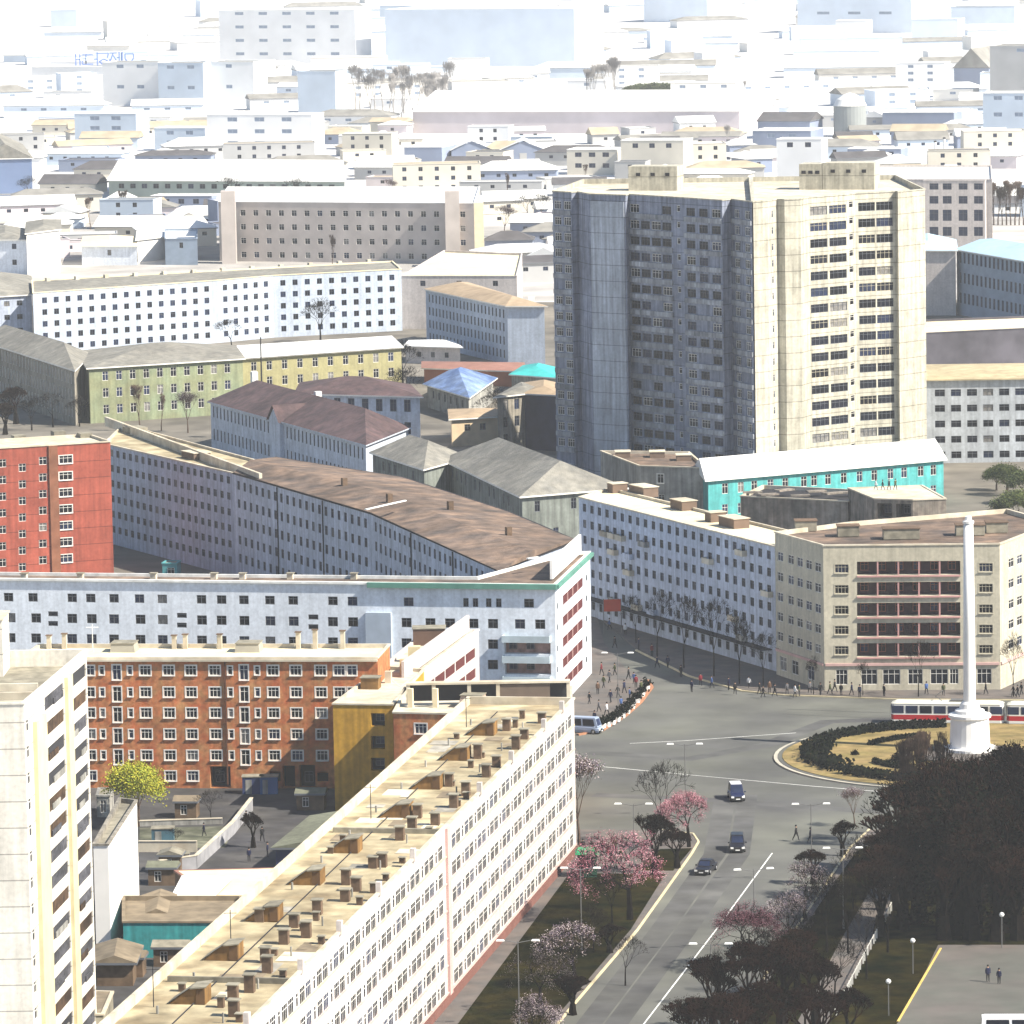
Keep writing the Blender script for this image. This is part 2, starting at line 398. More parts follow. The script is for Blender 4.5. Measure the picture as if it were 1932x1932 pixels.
def strip(name, pxs, wd, m, z, hgt=0.0, h=0.0, closed=False):
    mb = MB(); pts = [P(x, y, 0) for x, y in pxs]; n = len(pts)
    sides = []
    for i, p in enumerate(pts):
        a = pts[i - 1] if (i or closed) else p; b = pts[(i + 1) % n] if (i < n - 1 or closed) else p
        d = (b - a); d.z = 0; d.normalize(); nn = Vector((-d.y, d.x, 0)) * wd / 2; sides.append((p + nn, p - nn))
    for i in range(n if closed else n - 1):
        (a, b), (c, d) = sides[i], sides[(i + 1) % n]
        mb.quad((b.x, b.y, z), (d.x, d.y, z), (c.x, c.y, z), (a.x, a.y, z))
        if hgt:
            mb.quad((a.x, a.y, z - hgt), (a.x, a.y, z), (c.x, c.y, z), (c.x, c.y, z - hgt)); mb.quad((b.x, b.y, z), (b.x, b.y, z - hgt), (d.x, d.y, z - hgt), (d.x, d.y, z))
    return struct(name, mb, m)
strip('kerb', [(930, 2080), (1053, 1932), (1203, 1756), (1305, 1612), (1318, 1590), (1308, 1575), (1250, 1568)], 0.22, kerb_m, 0.21, 0.25)
strip('kerb', [(1090, 1388), (1135, 1380), (1180, 1352), (1210, 1325), (1230, 1298), (1222, 1285)], 0.45, M('kerb_red', (0.34, 0.16, 0.09), 0.9), 0.24, 0.3)
strip('kerb', [(1694, 1932), (1775, 1793)], 0.22, M('kerb_yellow', (0.55, 0.40, 0.12), 0.8), 0.28, 0.2)
strip('kerb', [(1640, 1567), (1605, 1600), (1498, 1760), (1385, 1932)], 0.22, kerb_m, 0.215, 0.25)
strip('kerb', [(1200, 1228), (1300, 1277), (1400, 1305), (1480, 1313), (1700, 1321), (2120, 1323)], 0.3, kerb_m, 0.2, 0.25)
wear = M('worn_asphalt', (0.066, 0.066, 0.069), 0.95, 0.25, 0.2, vari2=(0.105, 0.105, 0.10), spec=.1)
for k, (wx, wd) in enumerate(((.30, 2.6), (.62, 2.4))):
    strip('road_wear', [(1053 + (1215 - 1053) * wx + j * 0, 1945) if j == 0 else ((1203 + (1350 - 1203) * wx, 1756) if j == 1 else ((1305 + (1450 - 1305) * wx, 1612) if j == 2 else (1330 + 130 * wx, 1500))) for j in range(4)], wd, wear, 0.024 + .001 * k)
strip('road_wear', [(1110, 1420), (1300, 1432), (1450, 1405), (1560, 1362), (1900, 1348)], 3.0, wear, 0.026)
strip('road_wear', [(1120, 1500), (1350, 1510), (1620, 1530), (1800, 1540)], 2.6, wear, 0.027)
strip('lane_marking', [(1205, 1945), (1350, 1756), (1457, 1610)], 0.16, white_m, 0.03)
strip('lane_marking', [(1188, 1403), (1290, 1398), (1502, 1383)], 0.16, white_m, 0.032)
strip('lane_marking', [(1138, 1447), (1340, 1466), (1537, 1484), (1700, 1497)], 0.16, white_m, 0.034)
strip('tram_track', [(1480, 1338), (2100, 1362)], 0.12, M('rail', (0.1, 0.1, 0.11), 0.4, metal=0.5), 0.036)
strip('tram_track', [(1480, 1348), (2100, 1374)], 0.12, M('rail', (0, 0, 0)), 0.036)
# roundabout
RC = P(1828, 1427); RAD = (P(1460, 1427) - RC).length
def disc(name, r, z, m, z0=0.0, c=RC, n=64): return struct(name, MB().prism([(c.x + r * math.cos(2*math.pi*i/n), c.y + r * math.sin(2*math.pi*i/n)) for i in range(n)], z0, z), m)
disc('kerb', RAD, 0.2, M('kerb_white', (0.42, 0.39, 0.32), 0.8)); disc('roundabout_path', RAD - 0.5, 0.24, asphalt, 0.1); disc('roundabout_lawn', RAD - 1.1, 0.3, dryg, 0.1)
disc('monument_plaza', 7.0, 0.36, paving, 0.1)

# ------------------------------------------------------------ main buildings
orange = M('orange_brick', (0.50, 0.135, 0.050), 0.9, 0.2, 1.6, streak=0.12, vari2=(0.42, 0.21, 0.085))
red = M('red_render', (0.36, 0.085, 0.055), 0.85, 0.12, 0.4, streak=0.18, lines=2.7)
yellow = M('yellow_render', (0.56, 0.31, 0.035), 0.9, 0.12, 0.7, streak=0.2)
white_w = M('white_render', (0.56, 0.505, 0.475), 0.85, 0.06, 0.5, streak=0.08)
blue_w = M('pale_blue_render', (0.74, 0.79, 0.86), 0.85, 0.05, 0.5, streak=0.08)
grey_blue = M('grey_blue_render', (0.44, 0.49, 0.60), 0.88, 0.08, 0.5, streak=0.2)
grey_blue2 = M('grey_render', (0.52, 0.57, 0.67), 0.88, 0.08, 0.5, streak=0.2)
cream = M('cream_render', (0.50, 0.46, 0.36), 0.88, 0.06, 0.5, streak=0.12)
panel = M('cream_panel', (0.52, 0.49, 0.40), 0.88, 0.12, 0.6, streak=0.2, lines=2.9)
panel2 = M('ivory_panel', (0.76, 0.72, 0.64), 0.88, 0.07, 0.3, streak=0.12, lines=2.47)
brownroof = M('brown_roof', (0.085, 0.068, 0.06), 0.95, 0.35, 0.5, vari2=(0.20, 0.135, 0.095), bump=0.5)
greyroof = M('grey_tile_roof', (0.17, 0.165, 0.15), 0.95, 0.18, 0.9, vari2=(0.25, 0.235, 0.2), bump=0.5)
maroon = M('maroon_roof', (0.065, 0.045, 0.05), 0.9, 0.25, 0.8, vari2=(0.105, 0.065, 0.065), bump=0.4)
whiteroof = M('white_metal_roof', (0.80, 0.79, 0.76), 0.6, 0.05, 0.3)
pinkish = M('pink_trim', (0.55, 0.36, 0.33), 0.85, 0.1)
green_trim = M('green_trim', (0.10, 0.25, 0.20), 0.8, 0.15)

# -- long white building running away on the left of the road
hL = 18.3
b = Bld('apartment_block', 'long white balcony-less block running beside the main road, chimneys and hatches on its flat roof', 'apartment block', rect(P(300, 2097, hL), P(1083, 1316, hL), 12.5), hL, white_w)
A, d, L, n = b.frame(0); LB = b; b.rec = .03
jx = b.u_at(0, 845, 9)
u = 2.0; k = 0
while u < L - 2:
    if abs(u - jx) > 1.6:
        for r in range(6):
            v = 16.0 - 2.8 * r
            if k % 3 == 2: b.win(0, u, v, 0.9, 1.35, nm=0, gi=0)
            else: b.win(0, u, v, 2.2, 1.55, nm=2, gi=R.choice((0, 0, 1, 2, 2)))
    k += 1; u += 2.55 if k % 3 else 2.2
T = b.T(0, 0, 0)
for r in range(6):
    mb = MB(); z = 16.0 - 2.8 * r - 0.78
    mb.box((jx/2, -0.09, z), (jx - 1.6, 0.18, 0.12), M4=T); mb.box(((L + jx)/2, -0.09, z), (L - jx - 1.6, 0.18, 0.12), M4=T)
    b.add('string_course', mb, pinkish if r else kerb_m)
b.add('pilaster', MB().box((jx, -0.14, hL/2 - 0.1), (1.5, 0.28, hL - 0.3), M4=T), pinkish)
b.add('plinth', MB().box((L/2, -0.15, 0.45), (L - 0.2, 0.3, 0.9), M4=T), M('red_plinth', (0.17, 0.075, 0.06), 0.9))
for x in (466, 568, 641, 715, 779, 905, 965, 1026, 1060):
    b.add('parapet_pier', MB().box((b.u_at(0, x), 0.0, hL + 0.35), (0.7, 0.5, 1.3), M4=T), white_w)
b.finish(parapet=0.9, rmat=M('tan_roof', (0.50, 0.43, 0.28), 0.9, 0.28, 0.5, vari2=(0.22, 0.17, 0.10)), pmat=light_conc)
ochre = M('ochre_render', (0.24, 0.13, 0.04), 0.9, 0.2, 1.2, streak=0.2)
felt = M('roof_felt', (0.24, 0.22, 0.17), 0.95, 0.3, 1.0)
chim_m = M('chimney_brick', (0.13, 0.085, 0.055), 0.9, 0.25, 2.0)
zr = hL - 0.9
rzL = math.atan2(d.y, d.x) - math.pi / 2
def hatch(px, py, s=1.0):
    p = P(px, py, zr); c, s_ = math.cos(rzL), math.sin(rzL); mb = MB(); W, D, H = 1.6 * s, 2.4 * s, 1.6 * s
    q = lambda x, y, z: (p.x + x*c - y*s_, p.y + x*s_ + y*c, zr + z)
    # lean-to stair hatch: high on the right, roof sloping down left
    mb.quad(q(-W*.3, -D/2, 0), q(W/2, -D/2, 0), q(W/2, -D/2, H), q(-W*.3, -D/2, H*.9)); mb.quad(q(W/2, -D/2, 0), q(W/2, D/2, 0), q(W/2, D/2, H), q(W/2, -D/2, H))
    mb.quad(q(W/2, D/2, 0), q(-W*.3, D/2, 0), q(-W*.3, D/2, H*.9), q(W/2, D/2, H))
    mb.quad(q(-W*1.5, -D/2, 0.05), q(-W*.3, -D/2, 0), q(-W*.3, -D/2, H*.9)); mb.quad(q(-W*1.5, D/2, .05), q(-W*.3, D/2, H*.9), q(-W*.3, D/2, 0))
    mb.quad(q(W/2+.2, -D/2-.2, H+.06), q(W/2+.2, D/2+.2, H+.06), q(-W*.3, D/2+.2, H*.9+.06), q(-W*.3, -D/2-.2, H*.9+.06), mi=1)
    mb.quad(q(-W*.3, -D/2-.2, H*.9+.06), q(-W*.3, D/2+.2, H*.9+.06), q(-W*1.6, D/2+.2, .12), q(-W*1.6, -D/2-.2, .12), mi=1)
    mb.quad(q(W/2+.2, -D/2-.2, H-.06), q(W/2+.2, -D/2-.2, H+.06), q(-W*.3, -D/2-.2, H*.9+.06), q(-W*.3, -D/2-.2, H*.9-.06), mi=1)
    o = mb.build('roof_hatch', [ochre, felt], b.root)
    MB().box(q(0.25 * W, -D/2 - .03, 0.7 * s), (0.75 * s, .05, 1.2 * s), rzL).build('door', M('brown_door', (0.13, 0.07, 0.03), 0.8), o, off=b.root.location)
for x, y in ((922, 1385), (872, 1432), (820, 1486), (762, 1540), (665, 1606), (594, 1666), (514, 1735), (438, 1808), (376, 1890)): hatch(x, y)
zz = lambda X, Y: ((450 + X * .3623) * .966, (1300 + Y * .3623) * .966)
for X, Y in ((1490, 350), (1335, 500), (1180, 650), (1010, 820), (820, 1085), (770, 1090), (680, 1215), (1680, 310), (1585, 395), (1540, 450), (1435, 545), (1380, 600), (1270, 700), (1205, 765), (1105, 860), (915, 940), (980, 890), (625, 1180), (620, 1270), (470, 1340), (160, 1380), (345, 1410), (410, 1465), (290, 1500), (190, 1600), (200, 1655), (105, 1760), (15, 1800), (20, 1890)):
    x, y = zz(X, Y); b.roofbox(x, y, 0.85, 0.85, R.uniform(1.1, 1.6), chim_m, 'chimney', felt, z=zr)
for i in range(30):
    u_ = 9 + (L - 14) * (i + R.random() * .6) / 30; v_ = R.choice((1.6, 4.4, 9.4)) + R.uniform(-.3, .3); hh = R.uniform(.5, 1.0)
    b.add('chimney', MB().box((u_, v_, zr + hh/2), (.6, .55, hh), M4=T).box((u_, v_, zr + hh + .04), (.8, .75, .08), M4=T, mi=1), [chim_m, felt])
b.add('roof_curb', MB().box((b.u_at(0, 560), 6.0, zr + 0.25), (0.35, 11.4, 0.5), M4=T), felt)
b.add('roof_curb', MB().box((jx, 6.0, zr + 0.25), (0.5, 11.4, 0.5), M4=T), felt)
bars = MB()
for px, py in ((436, 1790), (290, 1900), (880, 1372), (700, 1545)):
    p = P(px, py, zr); b.add('aerial', MB().tube((p.x, p.y, zr), (p.x, p.y, zr + 3.6), .05, .04).tube((p.x - .6, p.y, zr + 3.3), (p.x + .6, p.y, zr + 3.3), .03, .03), dark)

qq = random.Random(3); pm_ = [M('patch_dark', (.20, .16, .11), .95, .3, .8), M('patch_pale', (.62, .55, .42), .95, .2, .8), M('patch_grey', (.30, .28, .24), .95, .3, .8)]
for i in range(34):
    u_ = qq.uniform(8, L - 4); v_ = qq.uniform(2, 10.5); w_ = qq.uniform(1, 4.5); d_ = qq.uniform(.8, 3)
    b.add('roof_patch', MB().box((u_, v_, zr + .006 + i * .0015), (w_, min(d_, 2 * min(v_ - .5, 11.8 - v_)), .012), M4=T), pm_[i % 3])
for i in range(14):
    u_ = 8 + (L - 12) * i / 14; b.add('roof_pipe', MB().tube(T @ Vector((u_, 3, zr)), T @ Vector((u_, 3, zr + .9)), .09, .09).tube(T @ Vector((u_ + 3, 9.5, zr)), T @ Vector((u_ + 3, 9.5, zr + .7)), .12, .12), concrete)
b.add('roof_cable', MB().tube(T @ Vector((6, 7, zr + .12)), T @ Vector((L - 6, 8, zr + .12)), .07, .07), dark)

# -- ivory tower at the left edge
hT = 39.0
p0, p1, p2 = P(45, 1325, hT), P(163, 1225, hT), None
pL = p0 + Vector((-17, 0.3, 0)); pB = pL + (p1 - p0)
b = Bld('tower_block', 'tall ivory tower at the left edge with two columns of dark loggias', 'tower block', [pL, p0, p1, pB], hT, panel2)
la, lb = b.u_at(1, 83), b.u_at(1, 119); lc, ld = b.u_at(1, 131), b.u_at(1, 161)
v0 = b.v_at(1, 100, 1322)
clut = [M('loggia_brown', (0.06, 0.035, 0.02), 0.9, 0.6, 1.2), M('loggia_dark', (0.03, 0.03, 0.035), 0.9), M('loggia_grey', (0.06, 0.06, 0.07), 0.9, .5, 2.0)]
for i in range(15):
    v = v0 - 2.47 * i
    if v < 1.2: break
    b.loggia(1, la, lb, v - 0.75, v + 0.6, .14, 0, inner=clut[R.randrange(3)]); b.loggia(1, lc, ld, v - 0.75, v + 0.6, .14, 0, inner=clut[R.randrange(3)])
    for (ua, ub) in ((la, lb), (lc, ld)):
        q = MB(); Tq = b.T(1, (ua + ub)/2, v - .75); wq = (ub - ua) * R.uniform(.25, .6); q.box((R.uniform(-1, 1) * (ub - ua - wq) * .45, .02, .3), (wq, .1, .6), M4=Tq); (b.add('loggia_screen', q, R.choice((concrete, clut[0], clut[2]))) if R.random() < .6 else None)
    b.win(1, b.u_at(1, 51), v - 0.6, 1.4, 1.2, gi=0, nm=0)
T = b.T(1, 0, 0); L1 = b.frame(1)[2]
yel = M('yellow_trim', (0.66, 0.56, 0.34), 0.9, 0.1)
b.add('pilaster', MB().box(((lb + lc)/2, -0.18, hT/2 - .4), ((lc - lb) * .8, .36, hT - 1), M4=T), yel)
b.add('pilaster', MB().box(((b.u_at(1, 59) + la)/2 - .4, -0.2, hT/2 - 1.2), ((la - b.u_at(1, 59)) * .8, .4, hT - 2.6), M4=T), yel)
b.finish(parapet=1.6, rmat=felt, pmat=panel2)
b.roofbox(-18, 1268, 3.2, 6, 5.5, panel2, 'stair_head', light_conc, z=hT - 1.6)
mb = MB()
for i in range(3): mb.box((pL.x + 11.5, pL.y + 4 + i*5.2, hT - .9), (11, .5, .7))
b.add('roof_beams', mb, light_conc)

# -- orange brick block facing the courtyard
hO = 16.6
b = Bld('apartment_block', 'orange brick block with white framed windows behind the courtyard', 'apartment block', rect(P(40, 1240, hO), P(712, 1240, hO), 11), hO, orange)
cols = [(22, 1.3), (60, 1.3), (100, 1.3), (170, 1.1), (192, .6), (220, 1.1, 's'), (245, .6), (274, 1.4), (318, 1.4), (360, 1.4), (405, 1.4), (434, .6), (460, 1.1, 's'), (485, .6), (515, 1.4), (558, 1.4), (605, 1.4), (640, 1.4), (664, 1.2)]
yrow = [1265, 1306, 1345, 1385, 1425, 1464]
for c in cols:
    for i, y in enumerate(yrow):
        v = b.v_at(0, 318, y); u = b.u_at(0, c[0] + (y - 1265) * .02, v)
        if i == 5 and c[0] in (192, 220, 245, 274, 405, 434, 460, 485): continue
        b.win(0, u, v - (.25 if len(c) > 2 else 0), c[1], 1.9 if len(c) > 2 else (1.25 if c[1] > .7 else 1.1), style='framed', nm=2 if c[1] > 1.3 else (1 if c[1] > 1 else 0))
for x, w_, hh in ((416, 2.6, 2.8), (580, 2.0, 3.0), (545, 1.6, 2.9)):
    u = b.u_at(0, x, 1); b.ops[0] = [o for o in b.ops[0] if not (o[1] > u - w_/2 - .1 and o[0] < u + w_/2 + .1 and o[2] < hh)]
    b.wins = [w2 for w2 in b.wins if not (abs(w2[1] - u) < w_/2 + 1 and w2[2] < hh)]
    b.loggia(0, u - w_/2, u + w_/2, 0.05, hh, 1.6, name='doorway')
b.add('cornice', MB().box((b.frame(0)[2]/2, -.2, hO - .35), (b.frame(0)[2], .4, .3), M4=b.T(0, 0, 0)), light_conc)
b.add('drainpipe', MB().box((b.u_at(0, 424), -.12, hO/2), (.16, .16, hO - 1), M4=b.T(0, 0, 0)), M('rust', (.10, .04, .02), .9))
b.finish(parapet=0.5, rmat=M('cream_roof', (0.72, 0.62, 0.42), 0.9, 0.1), pmat=light_conc)
for x in (93, 122, 235, 329, 350, 415, 470, 563, 595, 647):
    if x in (235, 470): b.roofbox(x, 1228, 3.2, 3.0, 1.1, M('hatch_grey', (.33, .31, .26), .9), 'roof_hatch', felt, top=.9)
    else: b.roofbox(x, 1224, .55, .55, R.uniform(1.6, 2.5), light_conc, 'chimney', chim_m)
p = P(175, 1222, hO); b.add('aerial', MB().tube((p.x, p.y, hO - .5), (p.x, p.y, hO + 3), .06, .05).tube((p.x - .8, p.y, hO + 2.6), (p.x + .8, p.y, hO + 2.6), .05, .05), white_m)

# -- yellow end block and brick wing
hY = 13.4
b = Bld('apartment_block', 'mustard yellow windowless gable end block projecting into the courtyard', 'apartment block', [P(628, 1327, hY), P(741, 1328, hY), P(800, 1262, hY), P(722, 1256, hY)], hY, yellow)
for y in (1358, 1401, 1442, 1488):
    v = b.v_at(0, 715, y); b.loggia(0, b.u_at(0, 700, v), b.u_at(0, 726, v), v - .8, v + .8, 1.0, name='opening')
b.finish(parapet=.4, rmat=light_conc, pmat=light_conc)
b.roofbox(700, 1300, 2.2, 2, 1.5, ochre, 'roof_hatch', felt); b.roofbox(733, 1290, .8, .8, 1.6, light_conc, 'chimney'); b.roofbox(765, 1272, 1.2, 1.2, 2.0, yel, 'chimney')
b = Bld('apartment_block', 'low brick wing with an open dark attic between the yellow and the long white block', 'apartment block', [P(742, 1343, hY), P(960, 1348, hY), P(1078, 1326, hY), P(1078, 1294, hY), P(770, 1290, hY)], hY, orange)
for x in (795, 842, 887):
    for y in (1376, 1420, 1463): b.win(0, b.u_at(0, x, 8), b.v_at(0, 842, y), 1.5, 1.25, style='framed', nm=2)
b.finish(parapet=.4, rmat=light_conc, pmat=light_conc)
q0, q1 = P(769, 1327, hY), P(1076, 1322, hY); dd = (q1 - q0); LL = dd.length; T = Matrix.Translation(q0) @ Matrix.Rotation(math.atan2(dd.y, dd.x), 4, 'Z')
mb = MB().box((LL/2, 0.6, 2.35), (LL, 1.4, .25), M4=T).box((LL/2, 1.1, 1.15), (LL, .2, 2.1), M4=T, mi=1)
for x in (0.1, 3.2, 7.5, 11, 19.6): mb.box((min(x, LL - .2), 0.3, 1.12), (.45, .6, 2.2), M4=T)
mb.box((14.2, .25, 1.1), (6.2, .3, 2.0), M4=T, mi=2)
b.add('attic', mb, [light_conc, dark, M('attic_shaded_back', (.12, .09, .07), .9)])  # back panel coloured dark to carry the shade inside the attic
b.roofbox(893, 1335, 3.2, 2.6, 1.6, M('hatch_pink', (.36, .27, .22), .9), 'roof_hatch', felt, top=.8)
for x in (775, 822): b.roofbox(x, 1336, .6, .6, 2.4, M('cream_roof', (0, 0, 0)), 'chimney')
# -- white stepped block
hW = 13.0
b = Bld('apartment_block', 'white block with blank stepped parapet and red window band, behind the low brick wing', 'apartment block', [P(755, 1296, hW), P(903, 1187, hW), P(800, 1192, hW), P(715, 1262, hW)], hW, white_w)
for i in range(5):
    z = hW - 3.4 - 2.7 * i
    if z > .5: b.loggia(0, b.u_at(0, 800), b.u_at(0, 896), z, z + 1.3, .12, 4, inner=M('red_wood', (.09, .02, .02), .8), bar_mat=white_m, name='window_band')
b.finish(parapet=.5, rmat=light_conc)
T = b.T(0, 0, 0); ua, ub = b.u_at(0, 778), b.u_at(0, 900)
b.add('parapet_wall', MB().box(((ua + ub)/2, 1.2, hW + .95), (ub - ua, .35, 2.2), M4=T), white_w)
b.roofbox(810, 1215, 4.2, 3, 2.2, M('attic_brown', (.12, .07, .05), .9), 'stair_head', felt, rz=0)
b.roofbox(782, 1248, 1.6, 1.4, 2.0, yel, 'chimney', rz=0)

# -- white front building facing the camera
hF = 17.5
pA, pB_, pC = P(-60, 1090, hF), P(1047, 1102, hF), P(1113, 1040, hF)
back = (pC - pB_)
b = Bld('apartment_block', 'white block with green cornice facing the camera, balconies at its right corner', 'apartment block', [pA, pB_, pC, P(1070, 1042, hF), P(900, 1088, hF), P(-60, 1079, hF)], hF, blue_w)
r1 = [16, 62, 136, 171, 215, 263, 306, 380, 418, 460, 509, 553, 628, 665, 771, 879, 897, 922, 941, 998]
r2 = [20, 68, 136, 173, 215, 265, 307, 381, 418, 461, 510, 554, 628, 666, 709, 767, 812, 849, 893, 930, 981, 1019]
for x in r1: v = b.v_at(0, 300, 1130); b.win(0, b.u_at(0, x, v), v, .75 if x in (879, 897, 922, 941) else 1.35, 1.2, nm=1, fmat=gy_frame)
for j in range(5):
    for x in r2:
        if j >= 1 and 945 < x < 1045: continue
        v = b.v_at(0, 300, 1169) - 2.8 * j; b.win(0, b.u_at(0, x, v), v, 1.4, 1.3, nm=1, fmat=gy_frame)
for x in (100, 343, 591):
    for dy in (0.9, -.6): v = b.v_at(0, 300, 1169) + dy * .9 - .2; b.win(0, b.u_at(0, x, v), v, 1.4, .7, nm=0, gi=0)
u0, u1 = b.u_at(0, 950, 9), b.u_at(0, 1040, 9)
vb = b.v_at(0, 998, 1203)
inn = M('balcony_inner', (.30, .19, .17), .9, .4, 1.0)
for j in range(4):
    v = vb - .55 - 2.8 * j
    b.balcony(0, (u0 + u1)/2, v, u1 - u0, .8, 1.2, M('balcony_blue', (.42, .50, .54), .85, .15))
    if j and v > .3: pass
    b.loggia(0, u0 + .1, u1 - .1, v - 1.7, v - .1, 1.2, 0, inner=inn, name='loggia')
# lit right return with loggias
for j in range(5):
    v = 14.2 - 2.85 * j; b.loggia(1, b.u_at(1, 1062, v), b.u_at(1, 1100, v), v - .7, v + .7, .12, 3, inner=M('red_wood', (0, 0, 0)), bar_mat=pinkish)
    b.win(1, b.u_at(1, 1107, v), v, 1.6, .9, nm=0, gi=0); b.win(1, b.u_at(1, 1052, v), v, 1.2, .9, nm=0, gi=1)
uu = b.u_at(0, 697)
T = b.T(0, 0, 0); L0 = b.frame(0)[2]
b.add('cornice', MB().box(((uu + L0)/2, -.3, hF - .35), (L0 - uu + .5, .6, .7), M4=T), green_trim)
b.add('cornice', MB().box((uu/2, -.15, hF - .15), (uu, .3, .3), M4=T), white_m)
b.add('cornice', MB().box((b.frame(1)[2]/2 - .3, -.3, hF - .35), (b.frame(1)[2], .6, .5), M4=b.T(1, 0, 0)), green_trim)
b.add('bay', MB().box(((b.u_at(0, 690) + b.u_at(0, 738))/2, -.35, 6.7), (b.u_at(0, 738) - b.u_at(0, 690), .7, 13.4), M4=T), M('bay_grey', (.36, .42, .5), .85, .1))
b.finish(parapet=.4, rmat=brownroof, pmat=white_m)
for x in (46, 152, 290, 404, 458, 548, 668): b.roofbox(x, 1094, .8, .8, .9, light_conc, 'chimney', felt)
# stepped white parapet above the right return
b.add('parapet_wall', MB().box((b.frame(1)[2]/2 + 3, 1.4, hF + 1.1), (b.frame(1)[2] - 6, .35, 2.6), M4=b.T(1, 0, 0)), M('pure_white_render', (.8, .78, .75), .8, .04))

# -- red block at the left
hR = 22
b = Bld('apartment_block', 'red block with a brown stair strip at the left edge, behind the white front block', 'apartment block', rect(P(-60, 848, hR), P(208, 832, hR), 12), hR, red)
for i in range(9):
    v = b.v_at(0, 124, 867) - 2.68 * i
    for x, w_ in ((-35, 1.2), (5, 1.2), (42, 1.2), (81, 1.3), (124, 2.2)):
        b.win(0, b.u_at(0, x, v), v - (.9 if x == 42 else 0), w_, 1.3, style='framed' if x > 100 else 'plain', nm=2 if x > 100 else 1, gi=0 if x == 42 else None)
b.add('pilaster', MB().box((b.u_at(0, 99), -.15, hR/2), (1.5, .3, hR - .4), M4=b.T(0, 0, 0)), M('brown_strip', (.22, .09, .05), .9, .2))
b.finish(parapet=.4, rmat=light_conc, pmat=light_conc)
for x, y in ((35, 830), (110, 822), (160, 826)): b.roofbox(x, y, 2.0, 2, .8, felt, 'roof_hatch')

# -- two grey-blue street blocks
hS = 17.0
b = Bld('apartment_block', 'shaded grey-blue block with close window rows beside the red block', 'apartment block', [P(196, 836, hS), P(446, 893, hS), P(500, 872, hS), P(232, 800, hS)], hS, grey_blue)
L = b.frame(0)[2]
for r in range(6):
    v = 15.6 - 2.6 * r
    for u in even(L, 2.6): b.win(0, u, v, 1.3, 1.2, fmat=gy_frame, nm=1)
b.finish(parapet=.4, rmat=M('tan_roof', (0, 0, 0)), pmat=light_conc)
b.roofbox(255, 818, 4, 3, 1.2, felt, 'roof_hatch'); b.roofbox(370, 866, 5, 3, 1.2, M('hatch_brown', (.16, .11, .08), .9), 'roof_hatch', light_conc)
pa, pb = P(200, 797, hS), P(492, 905, hS); dd = pb - pa
b.add('parapet_wall', MB().box((dd.length/2, 0, hS + .2), (dd.length, .5, 1.6), M4=Matrix.Translation((pa.x, pa.y, 0)) @ Matrix.Rotation(math.atan2(dd.y, dd.x), 4, 'Z')), light_conc)
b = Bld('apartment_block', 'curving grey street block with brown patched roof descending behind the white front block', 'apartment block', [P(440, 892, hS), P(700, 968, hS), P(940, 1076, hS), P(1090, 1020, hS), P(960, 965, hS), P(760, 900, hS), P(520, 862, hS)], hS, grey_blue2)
for e in (0, 1):
    L = b.frame(e)[2]
    for r in range(5):
        v = 15.2 - 2.95 * r
        for i, u in enumerate(even(L, 2.75)): b.win(e, u, v, 1.15, 1.45, fmat=gy_frame, nm=1)
    for uu_ in (L * .33, L * .66): b.add('drainpipe', MB().box((uu_ + .3, -.1, hS/2), (.16, .16, hS - .5), M4=b.T(e, 0, 0)), dark)
b.finish(parapet=-.02, rmat=brownroof, pmat=dark)
# low hipped roofs over it
rt = MB(); zz0 = hS + .12
rl = [P(440, 891, zz0), P(700, 967, zz0), P(942, 1077, zz0)]; rr = [P(520, 862, zz0), P(770, 905, zz0), P(1088, 1018, zz0)]
ridge = [a * .6 + c * .4 + Vector((0, 0, 1.0)) for a, c in zip(rl, rr)]
for i in range(2):
    rt.quad(rl[i], rl[i+1], ridge[i+1], ridge[i]); rt.quad(rr[i+1], rr[i], ridge[i], ridge[i+1])
rt.quad(rl[0], ridge[0], rr[0]); rt.quad(rl[2], rr[2], ridge[2])
b.add('roof', rt, brownroof)
for x0, y0, x1, y1 in ((690, 985, 765, 968), (995, 1078, 1015, 1075)):
    pa, pb = P(x0, y0 - 20, hS + 2), P(x1, y1 - 20, hS + 2); dd = pb - pa
    b.add('roof_batten', MB().box((dd.length/2, 0, 0), (dd.length, .4, .15), M4=Matrix.Translation(pa + Vector((0, 0, .3))) @ Matrix.Rotation(math.atan2(dd.y, dd.x), 4, 'Z')), white_m)
for x, y in ((650, 945), (735, 975), (850, 990), (960, 1040)): b.roofbox(x, y - 12, .8, .8, 2.6, chim_m, 'chimney')
p = P(318, 1052); sb = Bld('kiosk', 'small teal kiosk in front of the shaded grey-blue block', 'kiosk', rect(P(306, 1062, 3), P(334, 1062, 3), 3), 3.0, M('teal_kiosk', (.08, .30, .32), .8))
sb.win(0, 1.4, 1.7, 1.2, 1.0); sb.finish(parapet=.1, rmat=felt)

